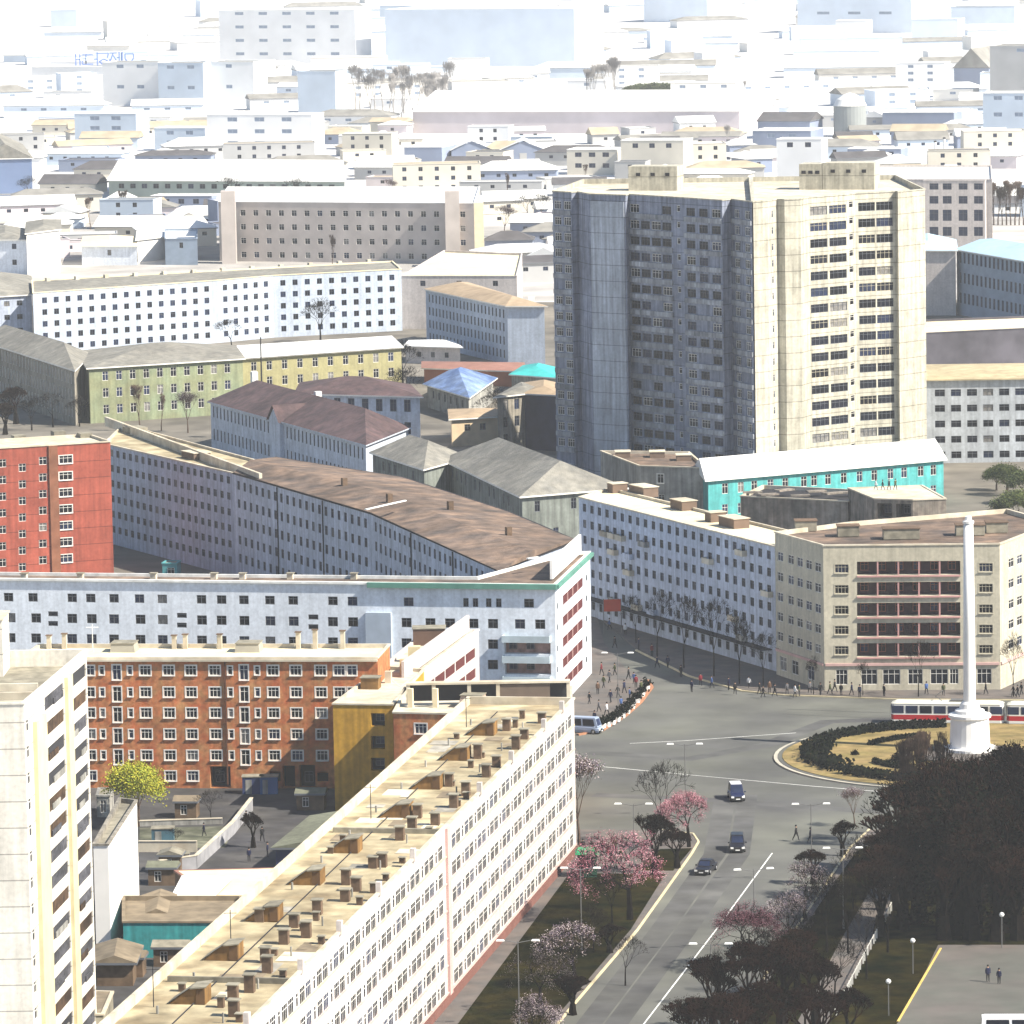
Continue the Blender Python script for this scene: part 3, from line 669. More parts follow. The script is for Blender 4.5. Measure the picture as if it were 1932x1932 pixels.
# -- blue-grey street block right of the street
hB = 18.0
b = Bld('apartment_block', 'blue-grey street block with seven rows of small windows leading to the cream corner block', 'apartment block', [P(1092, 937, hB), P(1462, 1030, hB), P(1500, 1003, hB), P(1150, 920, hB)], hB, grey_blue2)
L = b.frame(0)[2]
for r in range(7):
    v = 16.5 - 2.45 * r
    for i, u in enumerate(even(L, 2.7)):
        b.win(0, u, v, 1.2, 1.25, fmat=gy_frame, nm=1)
for i in range(16): b.balcony(0, R.choice(even(L, 2.7)), 16.5 - 2.45 * R.randrange(0, 6) - 1.0, 2.4, .7, .8, R.choice((concrete, light_conc, grey_blue2)))
b.finish(parapet=.4, rmat=M('cream_roof', (0, 0, 0)), pmat=light_conc)
for x, y, w_ in ((1165, 930, 2), (1215, 935, 5), (1290, 962, 4), (1385, 995, 5), (1350, 985, 2)): b.roofbox(x, y, w_, 2.5, 1.5, M('hatch_brown', (0, 0, 0)), 'roof_hatch', light_conc)
b.add('awning', MB().box((L/2, -.8, 3.1), (L * .96, 1.6, .15), M4=b.T(0, 0, 0)), dark)

# -- cream corner block
hC = 20.4
b = Bld('apartment_block', 'cream corner block with five bands of pink-framed loggias facing the roundabout', 'apartment block', [P(1462, 1003, hC), P(1553, 1028, hC), P(1886, 1025, hC), P(1990, 985, hC), P(1900, 960, hC), P(1600, 985, hC)], hC, cream)
vr = [b.v_at(1, 1588, y) for y in (1073, 1112, 1151, 1189, 1227)]
pk = M('pink_pillar', (.45, .25, .24), .85)
for v in vr:
    b.loggia(1, b.u_at(1, 1617, v), b.u_at(1, 1812, v), v - .95, v + .95, 1.5, 4, inner=M('loggia_wine', (.035, .016, .022), .9, .4, 1.0), bar_mat=pk)
    b.win(1, b.u_at(1, 1588, v), v, 1.9, 1.2, nm=3, style='framed', fmat=cream); b.win(1, b.u_at(1, 1860, v), v, 1.9, 1.2, nm=3, style='framed', fmat=cream)
    b.add('string_course', MB().box(((b.u_at(1, 1617, v) + b.u_at(1, 1812, v))/2, -.12, v - 1.1), (b.u_at(1, 1812, v) - b.u_at(1, 1617, v), .24, .2), M4=b.T(1, 0, 0)), pk)
    for x in (1472, 1492, 1509, 1526, 1543): b.win(0, b.u_at(0, x, v), v, 1.9, 1.3, nm=1)
    for x in (1908, 1924): b.win(2, b.u_at(2, x, v), v, 2.2, 1.3, nm=1)
for x, w_ in ((1588, 1.6), (1640, 2.2), (1682, 2.4), (1727, 2.0), (1772, 2.4), (1800, 1.2), (1857, 2.0)): b.win(1, b.u_at(1, x, 2), 2.0, w_, 2.1, nm=2, gi=0)
for x in (1478, 1500, 1530): b.win(0, b.u_at(0, x, 2), 2.0, 2.2, 2.0, nm=1)
for e in (0, 1, 2):
    Le = b.frame(e)[2]; b.add('string_course', MB().box((Le/2, -.1, 3.75), (Le - .3, .2, .35), M4=b.T(e, 0, 0)), pinkish)
b.finish(parapet=.6, rmat=brownroof, pmat=light_conc)
for x, y, w_ in ((1520, 1000, 3), (1600, 1010, 3), (1700, 1015, 5), (1880, 1003, 3), (1830, 1008, 4)): b.roofbox(x, y, w_, 2.5, 1.4, felt, 'roof_hatch', chim_m, rz=0)

# -- the big tower complex
hG = 53.5
GX = [1042, 1076, 1092, 1112, 1182, 1290, 1362, 1380, 1420]
def gp(x, y): return P(x, y, hG)
gl = lambda x, o=0: gp(x, 360 + 20 * (x - 1042) / 378 + o)
gr = lambda x, o=0: gp(x, 380 - 24 * (x - 1420) / 325 + o)
gpts = [gl(1042), gl(1078), gl(1090, -1.5), gl(1112, 1.5), gl(1180, 0), gl(1186, -2), gl(1290, -1), gl(1362, 0), gl(1380, -3), gl(1420), gr(1448), gr(1466, -1.5), gr(1480, 0), gr(1510, 1), gr(1526, -1), gr(1598, -1), gr(1613, -2), gr(1690, 0), gr(1694, 1), gr(1745), gp(1690, 330), gp(1100, 338)]
tow_m = M('tower_shaded_panel', (0.26, 0.29, 0.38), 0.88, 0.14, 0.6, streak=0.3, lines=2.9)  # left tower's shade is put into this darker blue-grey wall colour
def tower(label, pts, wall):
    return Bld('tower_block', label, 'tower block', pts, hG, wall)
mid_back = gp(1415, 334)  # complex split here so the left half carries the shade-toned wall
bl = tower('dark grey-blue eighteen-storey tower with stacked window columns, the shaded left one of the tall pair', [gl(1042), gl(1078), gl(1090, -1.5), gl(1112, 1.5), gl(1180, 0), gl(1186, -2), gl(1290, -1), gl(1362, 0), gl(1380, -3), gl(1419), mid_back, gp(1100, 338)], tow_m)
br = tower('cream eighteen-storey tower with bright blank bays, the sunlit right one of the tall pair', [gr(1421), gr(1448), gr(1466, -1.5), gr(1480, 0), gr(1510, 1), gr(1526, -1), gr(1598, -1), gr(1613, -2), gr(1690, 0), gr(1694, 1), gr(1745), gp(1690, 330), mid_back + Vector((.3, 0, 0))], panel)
for r in range(17):
    v = hG - 2.6 - 2.9 * r
    if v < 2: break
    for e, n_, w_ in ((0, 2, 1.3), (8, 2, 1.5), (5, 4, 2.0), (6, 3, 1.9)):
        L = bl.frame(e)[2]
        for i in range(n_):
            u = L * (i + .5) / n_ * (.78 if e == 5 else 1) + .1
            if R.random() < .93: bl.win(e, u, v + .05, min(w_ + .5, L/n_ - .25), 1.5, fmat=R.choice((gy_frame, gy_frame, gy_frame, wh_frame)), nm=2, gi=R.choice((0, 0, 1, 2)))
    for e in (0, 8, 5, 6):
        L = bl.frame(e)[2]; LL_ = L * (.8 if e == 5 else 1); bl.add('balcony_band', MB().box((LL_/2, -.14, v - 1.25), (LL_ - .3, .28, .85), M4=bl.T(e, 0, 0)), M('band_grey', (.38, .40, .44), .9, .25, .5, streak=.3))
    L = bl.frame(5)[2]; bl.win(5, L * .9, v + .5, .9, 1.1, gi=2, nm=0, fmat=wh_frame)
    L = br.frame(5)[2]
    for i in range(2): br.win(5, L * (.25 + .5 * i), v, L * .45, 1.55, nm=3, fmat=R.choice((gy_frame, gy_frame, cream)), gi=R.choice((0, 1, 2, 0, 3)))
    L = br.frame(6)[2]; br.win(6, L/2, v + .6, L * .5, 1.15, gi=2, nm=0, fmat=wh_frame)
    L = br.frame(7)[2]
    for i in range(2): br.win(7, L * (.28 + .44 * i), v, L * .41, 1.55, nm=3, fmat=R.choice((gy_frame, gy_frame, cream)), gi=R.choice((0, 1, 2, 0, 3)))
    br.win(1, br.frame(1)[2]/2, v, .7, 1.3, gi=1, nm=0)
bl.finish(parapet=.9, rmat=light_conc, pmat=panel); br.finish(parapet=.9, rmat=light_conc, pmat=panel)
def gbox(b, x0, x1, y, h_, dp, name):
    a, c = P(x0, y, hG - .9), P(x1, y, hG - .9); pts = rect(a, c, dp)
    mb = MB().prism([(q.x, q.y) for q in pts], hG - .9, hG + h_); L_ = (c - a).length
    o = b.add(name, mb, panel); T_ = Matrix.Translation((a.x, a.y, 0)) @ Matrix.Rotation(math.atan2(c.y - a.y, c.x - a.x), 4, 'Z')
    for i in range(3):
        q = MB().box((L_ * (.2 + .3 * i), -.03, hG + h_ - 1.5), (.8, .1, .6), M4=T_); q.build('vent', dark, o, off=b.root.location)
gbox(bl, 1186, 1278, 360, 3.6, 5, 'lift_house'); bl.add('bay_lit_layer', MB().box((bl.frame(3)[2]/2, -.1, 26.2), (bl.frame(3)[2] - .6, .2, 52), M4=bl.T(3, 0, 0)), M('bay_lit_panel', (.46, .50, .57), .88, .1, .4, streak=.25, lines=2.9)); gbox(br, 1552, 1650, 358, 4.0, 5, 'lift_house'); gbox(br, 1508, 1551, 358, 3.8, 5, 'lift_house')  # bay layer coloured lighter, as if catching more sky and sun

# -- cyan building with white roof
b = Bld('school_building', 'bright cyan two-storey building with a plain white roof below the tall towers', 'building', [P(1336, 905, 8), P(1780, 866, 8), P(1738, 845, 8), P(1316, 880, 8)], 8.0, M('cyan_render', (0.09, 0.42, 0.42), 0.85, 0.1, 0.5, streak=.2))
zx = lambda z: 1256 + .35 * z
for z in (245, 320, 405, 478, 565, 645, 745, 800, 875, 960, 1045, 1125, 1212, 1285, 1375, 1443):
    for v in (6.2, 2.6): b.win(0, b.u_at(0, zx(z), v), v, 1.2, 1.8, nm=1, fmat=wh_frame)
b.finish(roof='gable', rmat=whiteroof, rise=2.6, over=.6, pmat=whiteroof)

# -- grey block left of it
b = Bld('office_block', 'plain grey block with one small window left of the cyan building', 'building', [P(1206, 878, 9), P(1335, 882, 9), P(1300, 852, 9), P(1133, 850, 9)], 9, concrete)
b.win(0, b.u_at(0, 1246, 7), 6.8, 1.2, 1.6, style='framed', gi=2); b.win(0, b.u_at(0, 1248, 3.5), 3.4, 1.2, 1.2, gi=2)
b.finish(parapet=.5, rmat=brownroof, pmat=light_conc)
for x, y in ((1175, 862), (1240, 862), (1290, 868)): b.roofbox(x, y, 2.6, 3, 1.0, M('hatch_brown', (0, 0, 0)), 'roof_hatch', light_conc, rz=0)
# -- unfinished concrete blocks
gb = M('raw_concrete', (.24, .22, .19), .95, .3, .7, vari2=(.33, .27, .22), streak=.3)
b = Bld('unfinished_building', 'half-built concrete shell with broken roof slabs behind the cream corner block', 'building', [P(1397, 935, 9), P(1600, 945, 9), P(1640, 925, 9), P(1440, 915, 9)], 9, gb)
for x in (1560, 1585): b.loggia(0, b.u_at(0, x - 10, 5), b.u_at(0, x + 12, 5), 1.5, 4, 2, name='opening')
b.finish(parapet=.6, rmat=dark, pmat=light_conc)
for i in range(7):
    p = P(1420 + i * 30, 930 + (i % 2) * 6, 9); b.add('roof_slab', MB().box((p.x, p.y, 9.1 + (i % 3) * .2), (3.2, 1.6, .25), .3 * (i % 3)), gb)
b = Bld('unfinished_building', 'open concrete frame with dark storeys and workers on its roof, behind the cream corner block', 'building', [P(1650, 940, 11), P(1722, 942, 11), P(1785, 940, 11), P(1740, 915, 11), P(1600, 920, 11)], 11, gb)
for j in range(3):
    L = b.frame(0)[2]
    for i in range(2): b.loggia(0, L * .5 * i + .4, L * .5 * (i + 1) - .3, 10.2 - 2.9 * (j + 1) + .5, 10.2 - 2.9 * j, 3, name='opening')
b.finish(parapet=.1, rmat=light_conc, pmat=light_conc)

# -- hipped roof group
def hipb(label, pxs, h, wall, rmat, rows, sp, rise, ww=1.1, wh=1.6, edges=(0,), roof='hip', name='building', cat='building', fm=None, nm=1, gi=None, pm=None, skip=0.0, over=.6, first=None):
    b = Bld(name, label, cat, [P(x, y, h) for x, y in pxs], h, wall)
    for e in edges:
        L = b.frame(e)[2]
        for r in range(rows):
            v = h - (1.9 if first is None else first) - (h - 1.2) / rows * r
            for u in even(L, sp):
                if R.random() >= skip: b.win(e, u, v, ww, wh, fmat=fm or gy_frame, nm=nm, gi=gi)
    if roof in ('hip', 'gable'): b.finish(roof=roof, rmat=rmat, rise=rise, pmat=pm or wh_frame, over=over)
    else: b.finish(parapet=.5, rmat=rmat, pmat=pm)
    return b
mb_ = hipb('white building with dark maroon hipped roof and tall blue windows, front wing', [(397, 757), (690, 838), (770, 806), (500, 735)], 10, M('white_blue_render', (.52, .57, .66), .85, .08, .5, streak=.15), maroon, 2, 2.1, 4.0, .75, 2.2, (0,), gi=1, pm=M('white_blue_render', (0, 0, 0)), name='school_building')
for x, y in ((480, 742), (600, 780)): mb_.roofbox(x, y - 18, 1.2, 1.2, 2.4, white_m, 'chimney', z=11)
# gabled centre bay
p = P(525, 792, 10); b = mb_; T = b.T(0, b.u_at(0, 525), 0)
g2 = MB(); q = lambda x, y, z: T @ Vector((x, y, z))
g2.quad(q(-3, -.8, 0), q(3, -.8, 0), q(3, -.8, 10), q(-3, -.8, 10)); g2.quad(q(-3, -.8, 10), q(3, -.8, 10), q(0, -.8, 12.6))
g2.quad(q(-3, 0, 0), q(-3, -.8, 0), q(-3, -.8, 10), q(-3, 0, 10)); g2.quad(q(3, -.8, 0), q(3, 0, 0), q(3, 0, 10), q(3, -.8, 10))
b.add('centre_bay', g2, M('white_blue_render', (0, 0, 0)))
g3 = MB(); g3.quad(q(-3.4, -1.2, 9.8), q(0, -1.2, 12.9), q(0, 7, 12.9), q(-3.4, 7, 9.8)); g3.quad(q(0, -1.2, 12.9), q(3.4, -1.2, 9.8), q(3.4, 7, 9.8), q(0, 7, 12.9))
b.add('gable_roof', g3, maroon)
hipb('white building with maroon hipped roof and three blue windows, rear wing', [(560, 742), (792, 748), (770, 726), (570, 722)], 10, M('white_blue_render', (0, 0, 0)), maroon, 2, 3.0, 2.6, 1.4, 2.4, (0,), gi=1, name='school_building')
yg = M('yellow_green_render', (.27, .27, .15), .88, .1, .4, streak=.15, vari2=(.23, .28, .18))
yb = hipb('yellow-green school wing with grey hipped roof, three storeys of tall windows', [(168, 694), (458, 676), (440, 652), (150, 662)], 11.5, yg, greyroof, 3, 3.0, 2.8, 1.3, 1.9, (0,), fm=wh_frame, name='school_building')
hipb('yellow school wing with pale ribbed roof at the right end of the grey roofed school', [(458, 676), (757, 655), (735, 634), (452, 652)], 11, M('yellow_school', (.34, .31, .16), .88, .08, .4, streak=.1), whiteroof, 3, 3.6, .2, 1.3, 1.9, (0,), roof='hip', fm=wh_frame, name='school_building', pm=greyroof)
hipb('grey-beige school wing with arched white bays receding to the left edge', [(-40, 640), (140, 698), (168, 668), (0, 618)], 11.5, M('beige_render', (.32, .29, .24), .88, .15, .5, streak=.3), greyroof, 3, 2.4, 3.0, 1.0, 2.3, (0,), fm=wh_frame, gi=3, name='school_building')
hipb('dark walled building with grey hipped roof behind the brown patched roof', [(703, 853), (800, 884), (880, 862), (782, 832)], 10.5, M('grey_green_render', (.20, .22, .20), .9, .15, .4, streak=.4), greyroof, 2, 3.2, 3.0, 1.0, 1.8, (0,), skip=.3)
hipb('long grey hipped roof building curving towards the street, stained grey walls', [(838, 866), (985, 936), (1178, 920), (1000, 862)], 10.5, M('grey_green_render', (0, 0, 0)), greyroof, 2, 3.4, 4.4, 1.0, 1.8, (0, 1), skip=.35)
hipb('small white pavilion with pale roof between the yellow school and the long white block', [(765, 652), (868, 655), (850, 642), (775, 642)], 4, white_w, whiteroof, 1, 3.5, .8, 1, 1.2)
# long pale block in the middle distance
b = Bld('apartment_block', 'very long pale blue block with five window rows and grey roof, left', 'apartment block', [P(62, 552, 15), P(410, 528, 15), P(515, 519, 15), P(757, 507, 15), P(740, 492, 15), P(60, 528, 15)], 15, M('pale_white_render', (.46, .52, .62), .88, .06, .4, streak=.1))
for e in (0, 1, 2):
    L = b.frame(e)[2]
    for r in range(5):
        for u in even(L, 3.1): b.win(e, u, 13 - 2.75 * r, 1.3, 1.35, fmat=gy_frame, style='small', gi=R.choice((0, 1)))
b.finish(parapet=.3, rmat=greyroof, pmat=M('cream_roof', (0, 0, 0)))
for i in range(12): b.roofbox(90 + i * 55, 532 - i * 3.2, 1.0, 1, 1.0, light_conc, 'chimney')
hipb('grey roofed wing at the left end of the very long pale block', [(-60, 562), (60, 555), (55, 520), (-60, 526)], 14, M('grey_blue_render', (0, 0, 0)), greyroof, 4, 3.2, 2.0, 1.4, 1.2, name='apartment_block')
hipb('bare pale end wing with flat lit roof right of the very long pale block', [(757, 520), (975, 520), (985, 478), (838, 472)], 13, white_w, M('cream_roof', (0, 0, 0)), 1, 9, .5, 1.3, 1.3, roof='flat', name='apartment_block')
b = hipb('white four-storey block with tan roof and white chimney stack, left of the tall towers', [(803, 545), (957, 577), (1027, 577), (880, 533)], 13.3, M('pale_white_render', (0, 0, 0)), M('tan_tile_roof', (.36, .27, .18), .9, .15, .5), 4, 2.3, 1.6, .9, 1.9, (0,), fm=gy_frame, name='apartment_block', first=2.0)
p = P(1005, 680); b.add('chimney', MB().box((p.x, p.y, 7.2), (1.5, 1.2, 14.6)), white_m)
b = hipb('pinkish grey barrack with rows of square windows and a bright white roof', [(412, 380), (895, 383), (905, 352), (430, 352)], 17, M('pink_grey_render', (.46, .41, .38), .9, .12, .2), whiteroof, 4, 3.9, .5, 1.6, 1.7, (0,), roof='flat', fm=wh_frame, name='apartment_block', pm=whiteroof, first=3.2)
for x in (430, 853):
    p = P(x, 384, 17); b.add('turret', MB().box((p.x, p.y + 2, 10.2), (4.0, 5, 20.5)), M('pink_grey_render', (0, 0, 0)))
p = P(903, 390, 17); b.add('end_wall', MB().box((p.x, p.y + 4, 9), (2.6, 7, 18)), M('cream_roof', (0, 0, 0)))
hipb('grey block with five rows of dark windows under a ribbed tan eave, right edge', [(1738, 716), (1990, 712), (1980, 685), (1738, 688)], 15.8, M('pale_grey_render', (.42, .45, .49), .88, .1, .4, streak=.15), M('ribbed_tan', (.42, .35, .22), .9, .2), 5, 3.0, .6, 1.9, 1.3, (0,), name='apartment_block', pm=M('ribbed_tan', (0, 0, 0)), first=2.6)
hipb('blue-grey school facade with tall windows facing left, right edge', [(1805, 470), (1990, 502), (2010, 478), (1850, 452)], 16, M('slate_blue_render', (.26, .32, .40), .88, .1, .4), M('sky_blue_roof', (.42, .58, .70), .6, .08), 3, 2.6, 2.5, 1.3, 2.6, (0,), name='school_building', gi=1)
hipb('blank white gable wing beside the blue-grey school, right of the towers', [(1700, 472), (1803, 472), (1800, 452), (1700, 450)], 16, white_w, M('sky_blue_roof', (0, 0, 0)), 0, 3, 2.0, name='school_building')
hipb('dark walled shed with a long pale flat roof, right of the towers', [(1740, 628), (1990, 616), (1990, 594), (1740, 603)], 8.5, M('dark_purple_wall', (.08, .075, .09), .9, .3, .2), M('cream_roof', (0, 0, 0)), 0, 3, .5, roof='flat', name='warehouse', cat='warehouse')
b = hipb('white multi-storey building with tall paired windows behind the towers, right side', [(1650, 338), (1872, 338), (1870, 312), (1650, 312)], 19, white_w, whiteroof, 0, 3, .5, roof='flat', name='office_block')
b = Bld('office_block', 'white annexe with blue-glass windows in three columns, standing before the white building', 'building', rect(P(1742, 340, 19), P(1858, 340, 19), 2.0), 19, white_w)
for x in (1762, 1787, 1817, 1846):
    for v, hh in ((17.2, 1.8), (13.4, 2.2), (9.0, 3.2), (4.4, 2.6)): b.win(0, b.u_at(0, x, v), v, 2.6, hh, nm=1, fmat=gy_frame, gi=1)
b.finish(parapet=.4, rmat=whiteroof)
hipb('gray building with arched windows and dark open side left of the towers', [(938, 748), (990, 742), (1048, 735), (985, 722)], 11, M('beige_render', (0, 0, 0)), greyroof, 3, 3.0, 1.0, 1.3, 2.0, (0,), name='office_block')
hipb('dark blank block standing for the open void between the arched building and the towers', [(990, 742), (1060, 745), (1060, 725), (995, 722)], 11, M('navy_void_wall', (.02, .025, .06), .5, .3), M('tan_tile_roof', (0, 0, 0)), 0, 3, 1.2, name='office_block')  # solid block coloured dark to stand for an open void
hipb('small cream building with a low parapet in front of the blue roof', [(852, 790), (940, 785), (938, 770), (850, 772)], 5.5, M('peach_render', (.60, .46, .30), .9, .1), M('tan_tile_roof', (0, 0, 0)), 1, 3.2, .6, 1.2, 1.3)
b = hipb('low hall with a bright blue hipped roof', [(806, 724), (884, 748), (930, 713), (852, 700)], 5, concrete, M('bright_blue_roof', (.12, .20, .42), .7, .25, .4, vari2=(.22, .30, .46), streak=.2), 1, 4, 3.0, name='hall', cat='hall', roof='hip', over=1.0)
hipb('long low shed with rust-orange wall below the white four-storey block', [(800, 694), (985, 700), (985, 684), (800, 682)], 3.5, M('rust_wall', (.32, .12, .07), .9, .2, .3), M('rust_roof', (.26, .13, .10), .9), 0, 3, .8, name='shed', cat='shed')
hipb('shed with a turquoise roof left of the towers', [(965, 706), (1050, 712), (1050, 694), (990, 690)], 4, concrete, M('turquoise_roof', (.05, .42, .40), .6), 0, 3, 1.5, name='shed', cat='shed')
hipb('long pale-roofed hall with a shaded green wall, upper left', [(205, 340), (650, 342), (640, 318), (250, 316)], 6.5, M('pale_green_render', (.28, .33, .30), .9, .15, .2), whiteroof, 1, 4.2, 5.0, 2.0, 1.6, (0,), roof='gable', name='hall', cat='hall')
hipb('slate-blue gabled warehouse at the left edge, upper part', [(-40, 300), (60, 298), (40, 272), (-60, 274)], 12, M('slate_blue_wall', (.13, .18, .30), .9, .1, .1), greyroof, 0, 4, 5, name='warehouse', cat='warehouse', roof='gable')
hipb('white gable wall house at the left edge', [(-30, 452), (50, 452), (50, 432), (-30, 430)], 10, M('pale_blue_render', (0, 0, 0)), greyroof, 2, 5, 1.5, 1.3, 1.5)
hipb('tall blank white gable house beside the left edge', [(50, 440), (112, 432), (112, 414), (52, 418)], 12, M('pure_white_render', (0, 0, 0)), greyroof, 0, 5, 1.0)
hipb('pale blue house with one dark window, left of the pinkish barrack', [(154, 464), (258, 464), (255, 446), (160, 446)], 5.5, M('pale_blue_render', (0, 0, 0)), M('cream_roof', (0, 0, 0)), 1, 9, 1.0)
hipb('white gable house standing before the pinkish barrack', [(259, 452), (311, 446), (310, 430), (262, 432)], 6.5, M('pure_white_render', (0, 0, 0)), whiteroof, 0, 9, 1.0)
hipb('shaded slate house with white flat roof next to the pinkish barrack', [(311, 450), (372, 450), (372, 432), (311, 432)], 7.5, M('slate_blue_render', (0, 0, 0)), whiteroof, 1, 5, .3, roof='flat')

# ------------------------------------------------------------ courtyard on the left
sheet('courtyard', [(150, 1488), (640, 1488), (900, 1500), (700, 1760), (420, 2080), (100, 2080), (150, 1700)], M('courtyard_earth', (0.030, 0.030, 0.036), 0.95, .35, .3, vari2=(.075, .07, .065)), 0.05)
b = Bld('apartment_block', 'narrow white slab with a blank lit end wall beside the ivory tower', 'apartment block', [P(204, 1520, 12), P(257, 1506, 12), P(262, 1480, 12), P(196, 1492, 12)][0:4], 12, M('pure_white_render', (0, 0, 0)))
bp = [P(176, 1540, 12), P(203, 1530, 12)]
b.pts = [Vector(p[:2]) for p in (P(176, 1592, 12), P(204, 1592, 12), P(258, 1509, 12), P(225, 1505, 12))]
b.finish(parapet=.5, rmat=felt, pmat=M('beige_render', (0, 0, 0)))
teal = M('teal_render', (.04, .32, .33), .85, .12, .6, streak=.2)
b = hipb('teal walled shed with one small square window beside the long white block', [(232, 1738), (455, 1738), (455, 1690), (232, 1690)], 4.0, teal, M('earth_roof', (.20, .16, .11), .95, .25, .7), 0, 4, 1.2, name='shed', cat='shed', roof='flat', pm=M('earth_roof', (0, 0, 0)))
b2 = Bld('shed', 'low brown shed with a sagging patched roof in front of the teal shed', 'shed', [P(182, 1815, 2.6), P(250, 1815, 2.6), P(262, 1785, 2.6), P(182, 1785, 2.6)], 2.6, M('brown_plank', (.12, .08, .05), .95, .3, 1.0)); b2.finish(roof='gable', rmat=M('earth_roof', (0, 0, 0)), rise=.8)
b2 = Bld('shed', 'low shed with a big cream flat roof behind the teal shed', 'shed', [P(430, 1712, 3), P(545, 1706, 3), P(570, 1636, 3), P(330, 1642, 3)], 3.0, chim_m); b2.finish(parapet=.02, rmat=M('cream_roof', (0, 0, 0)), pmat=M('rust_roof', (0, 0, 0)))
b2 = Bld('shed', 'shed with a gleaming white sheet roof in the courtyard', 'shed', [P(318, 1704, 3.4), P(388, 1704, 3.4), P(436, 1655, 3.4), P(345, 1652, 3.4)], 3.4, felt); b2.finish(parapet=.02, rmat=whiteroof, pmat=whiteroof)
b2 = Bld('shed', 'small dark shed with mossy gabled roof left of the white sheet roof', 'shed', [P(262, 1730, 3), P(330, 1730, 3), P(345, 1695, 3), P(262, 1695, 3)], 3, M('brown_plank', (0, 0, 0))); b2.finish(roof='gable', rmat=M('earth_roof', (0, 0, 0)), rise=1.0)
b2 = Bld('shed', 'grey-green ribbed roof shed with a blue front beside the long white block', 'shed', [P(520, 1598, 3.6), P(665, 1598, 3.6), P(720, 1545, 3.6), P(590, 1540, 3.6)], 3.6, M('navy_board', (.03, .045, .12), .8, .2, .5)); b2.finish(roof='gable', rmat=M('moss_roof', (.15, .155, .11), .95, .2, 1.4), rise=.9)
b2 = Bld('shed', 'low flat shed in the bottom left corner at the foot of the ivory tower', 'shed', [P(105, 1915, 2.6), P(195, 1912, 2.6), P(213, 1870, 2.6), P(140, 1868, 2.6)], 2.6, felt); b2.finish(parapet=.1, rmat=M('earth_roof', (0, 0, 0)), pmat=light_conc)
b2 = Bld('shed', 'small grey hut with a white door by the courtyard fence', 'shed', [P(182, 1500, 2.8), P(206, 1500, 2.8), P(214, 1486, 2.8), P(186, 1486, 2.8)], 2.8, concrete); b2.win(0, .8, 1.4, .8, 1.6, gi=3); b2.finish(parapet=.1, rmat=felt)
def wall_run(label, pxs, h, th, mat, name='boundary_wall', cat='wall', pillars=2.5):
    pts = [P(x, y) for x, y in pxs]; r = empty(name, pts[0], label, cat)
    mb = MB(); pm = MB()
    for a, c in zip(pts, pts[1:]):
        dd = c - a; T_ = Matrix.Translation(a) @ Matrix.Rotation(math.atan2(dd.y, dd.x), 4, 'Z'); L_ = dd.length
        mb.box((L_/2, 0, h/2), (L_, th, h), M4=T_); pm.box((L_/2, 0, h + .05), (L_, th + .14, .1), M4=T_)
    mb.build('wall_panel', mat, r); pm.build('coping', light_conc, r)
wall_run('pale courtyard wall running diagonally behind the cream roofed sheds', [(300, 1650), (370, 1640), (440, 1575), (475, 1530)], 1.6, .3, M('pale_wall', (.28, .28, .30), .9, .2))
wall_run('long low white wall across the courtyard in front of the green patch', [(262, 1608), (372, 1608)], 1.3, .25, light_conc)
wall_run('low kerb wall of a planted plot in the courtyard', [(262, 1560), (420, 1555)], .7, .25, concrete)
# clutter: small containers
bx_lab = [('blue steel container in front of the brick block doorways', (478, 1497), 2.6, 2.2, M('navy_board', (0, 0, 0))), ('brighter blue container with a white mark in front of the brick block', (508, 1497), 2.2, 2.2, M('blue_board', (.05, .11, .26), .7, .1)),
          ('teal blue hut in the middle of the planted courtyard plot', (308, 1590), 2.6, 1.8, M('teal_hut', (.05, .12, .16), .8, .2)), ('small lilac box hut by the diagonal courtyard wall', (345, 1632), 1.6, 1.4, M('lilac_board', (.16, .15, .28), .8, .2))]
for lab, (x, y), w_, h_, m_ in bx_lab:
    p = P(x, y); r = empty('storage_container', p, lab, 'container'); MB().box((p.x, p.y, h_/2), (w_, 1.8, h_)).build('body', m_, r)
    MB().box((p.x, p.y, h_ + .05), (w_ + .2, 2.0, .1)).build('lid', felt, r); MB().box((p.x - w_ * .2, p.y - .92, h_ * .45), (w_ * .3, .05, h_ * .8)).build('door', concrete, r)

sheet('garden_plot', [(262, 1603), (425, 1600), (440, 1560), (264, 1563)], M('plot_earth', (.06, .065, .04), .95, .4, .6, vari2=(.14, .14, .10)), 0.08)
for i, (x, y, w_, lab) in enumerate([(300, 1648, 2.4, 'tin roofed dark hut beside the white sheet roof'), (280, 1672, 3.0, 'dark hut with a plank roof left of the white sheet roof'), (215, 1845, 3.2, 'dark lean-to between the ivory tower and the long white block'), (290, 1825, 3.6, 'unlit lean-to in the shadow of the long white block'), (560, 1530, 3.0, 'small dark kiosk at the foot of the yellow end block'), (330, 1545, 2.4, 'dark parked handcart shelter under the brick block windows')]):
    b2 = Bld('hut', lab, 'hut', rect(P(x, y), P(x + w_ * 17, y), 2.6), 2.2, M('brown_plank', (0, 0, 0))); b2.win(0, 1.1, 1.1, .8, 1.2, gi=2); b2.finish(roof='gable', rmat=[felt, M('moss_roof', (0, 0, 0)), M('earth_roof', (0, 0, 0))][i % 3], rise=.5, over=.25)

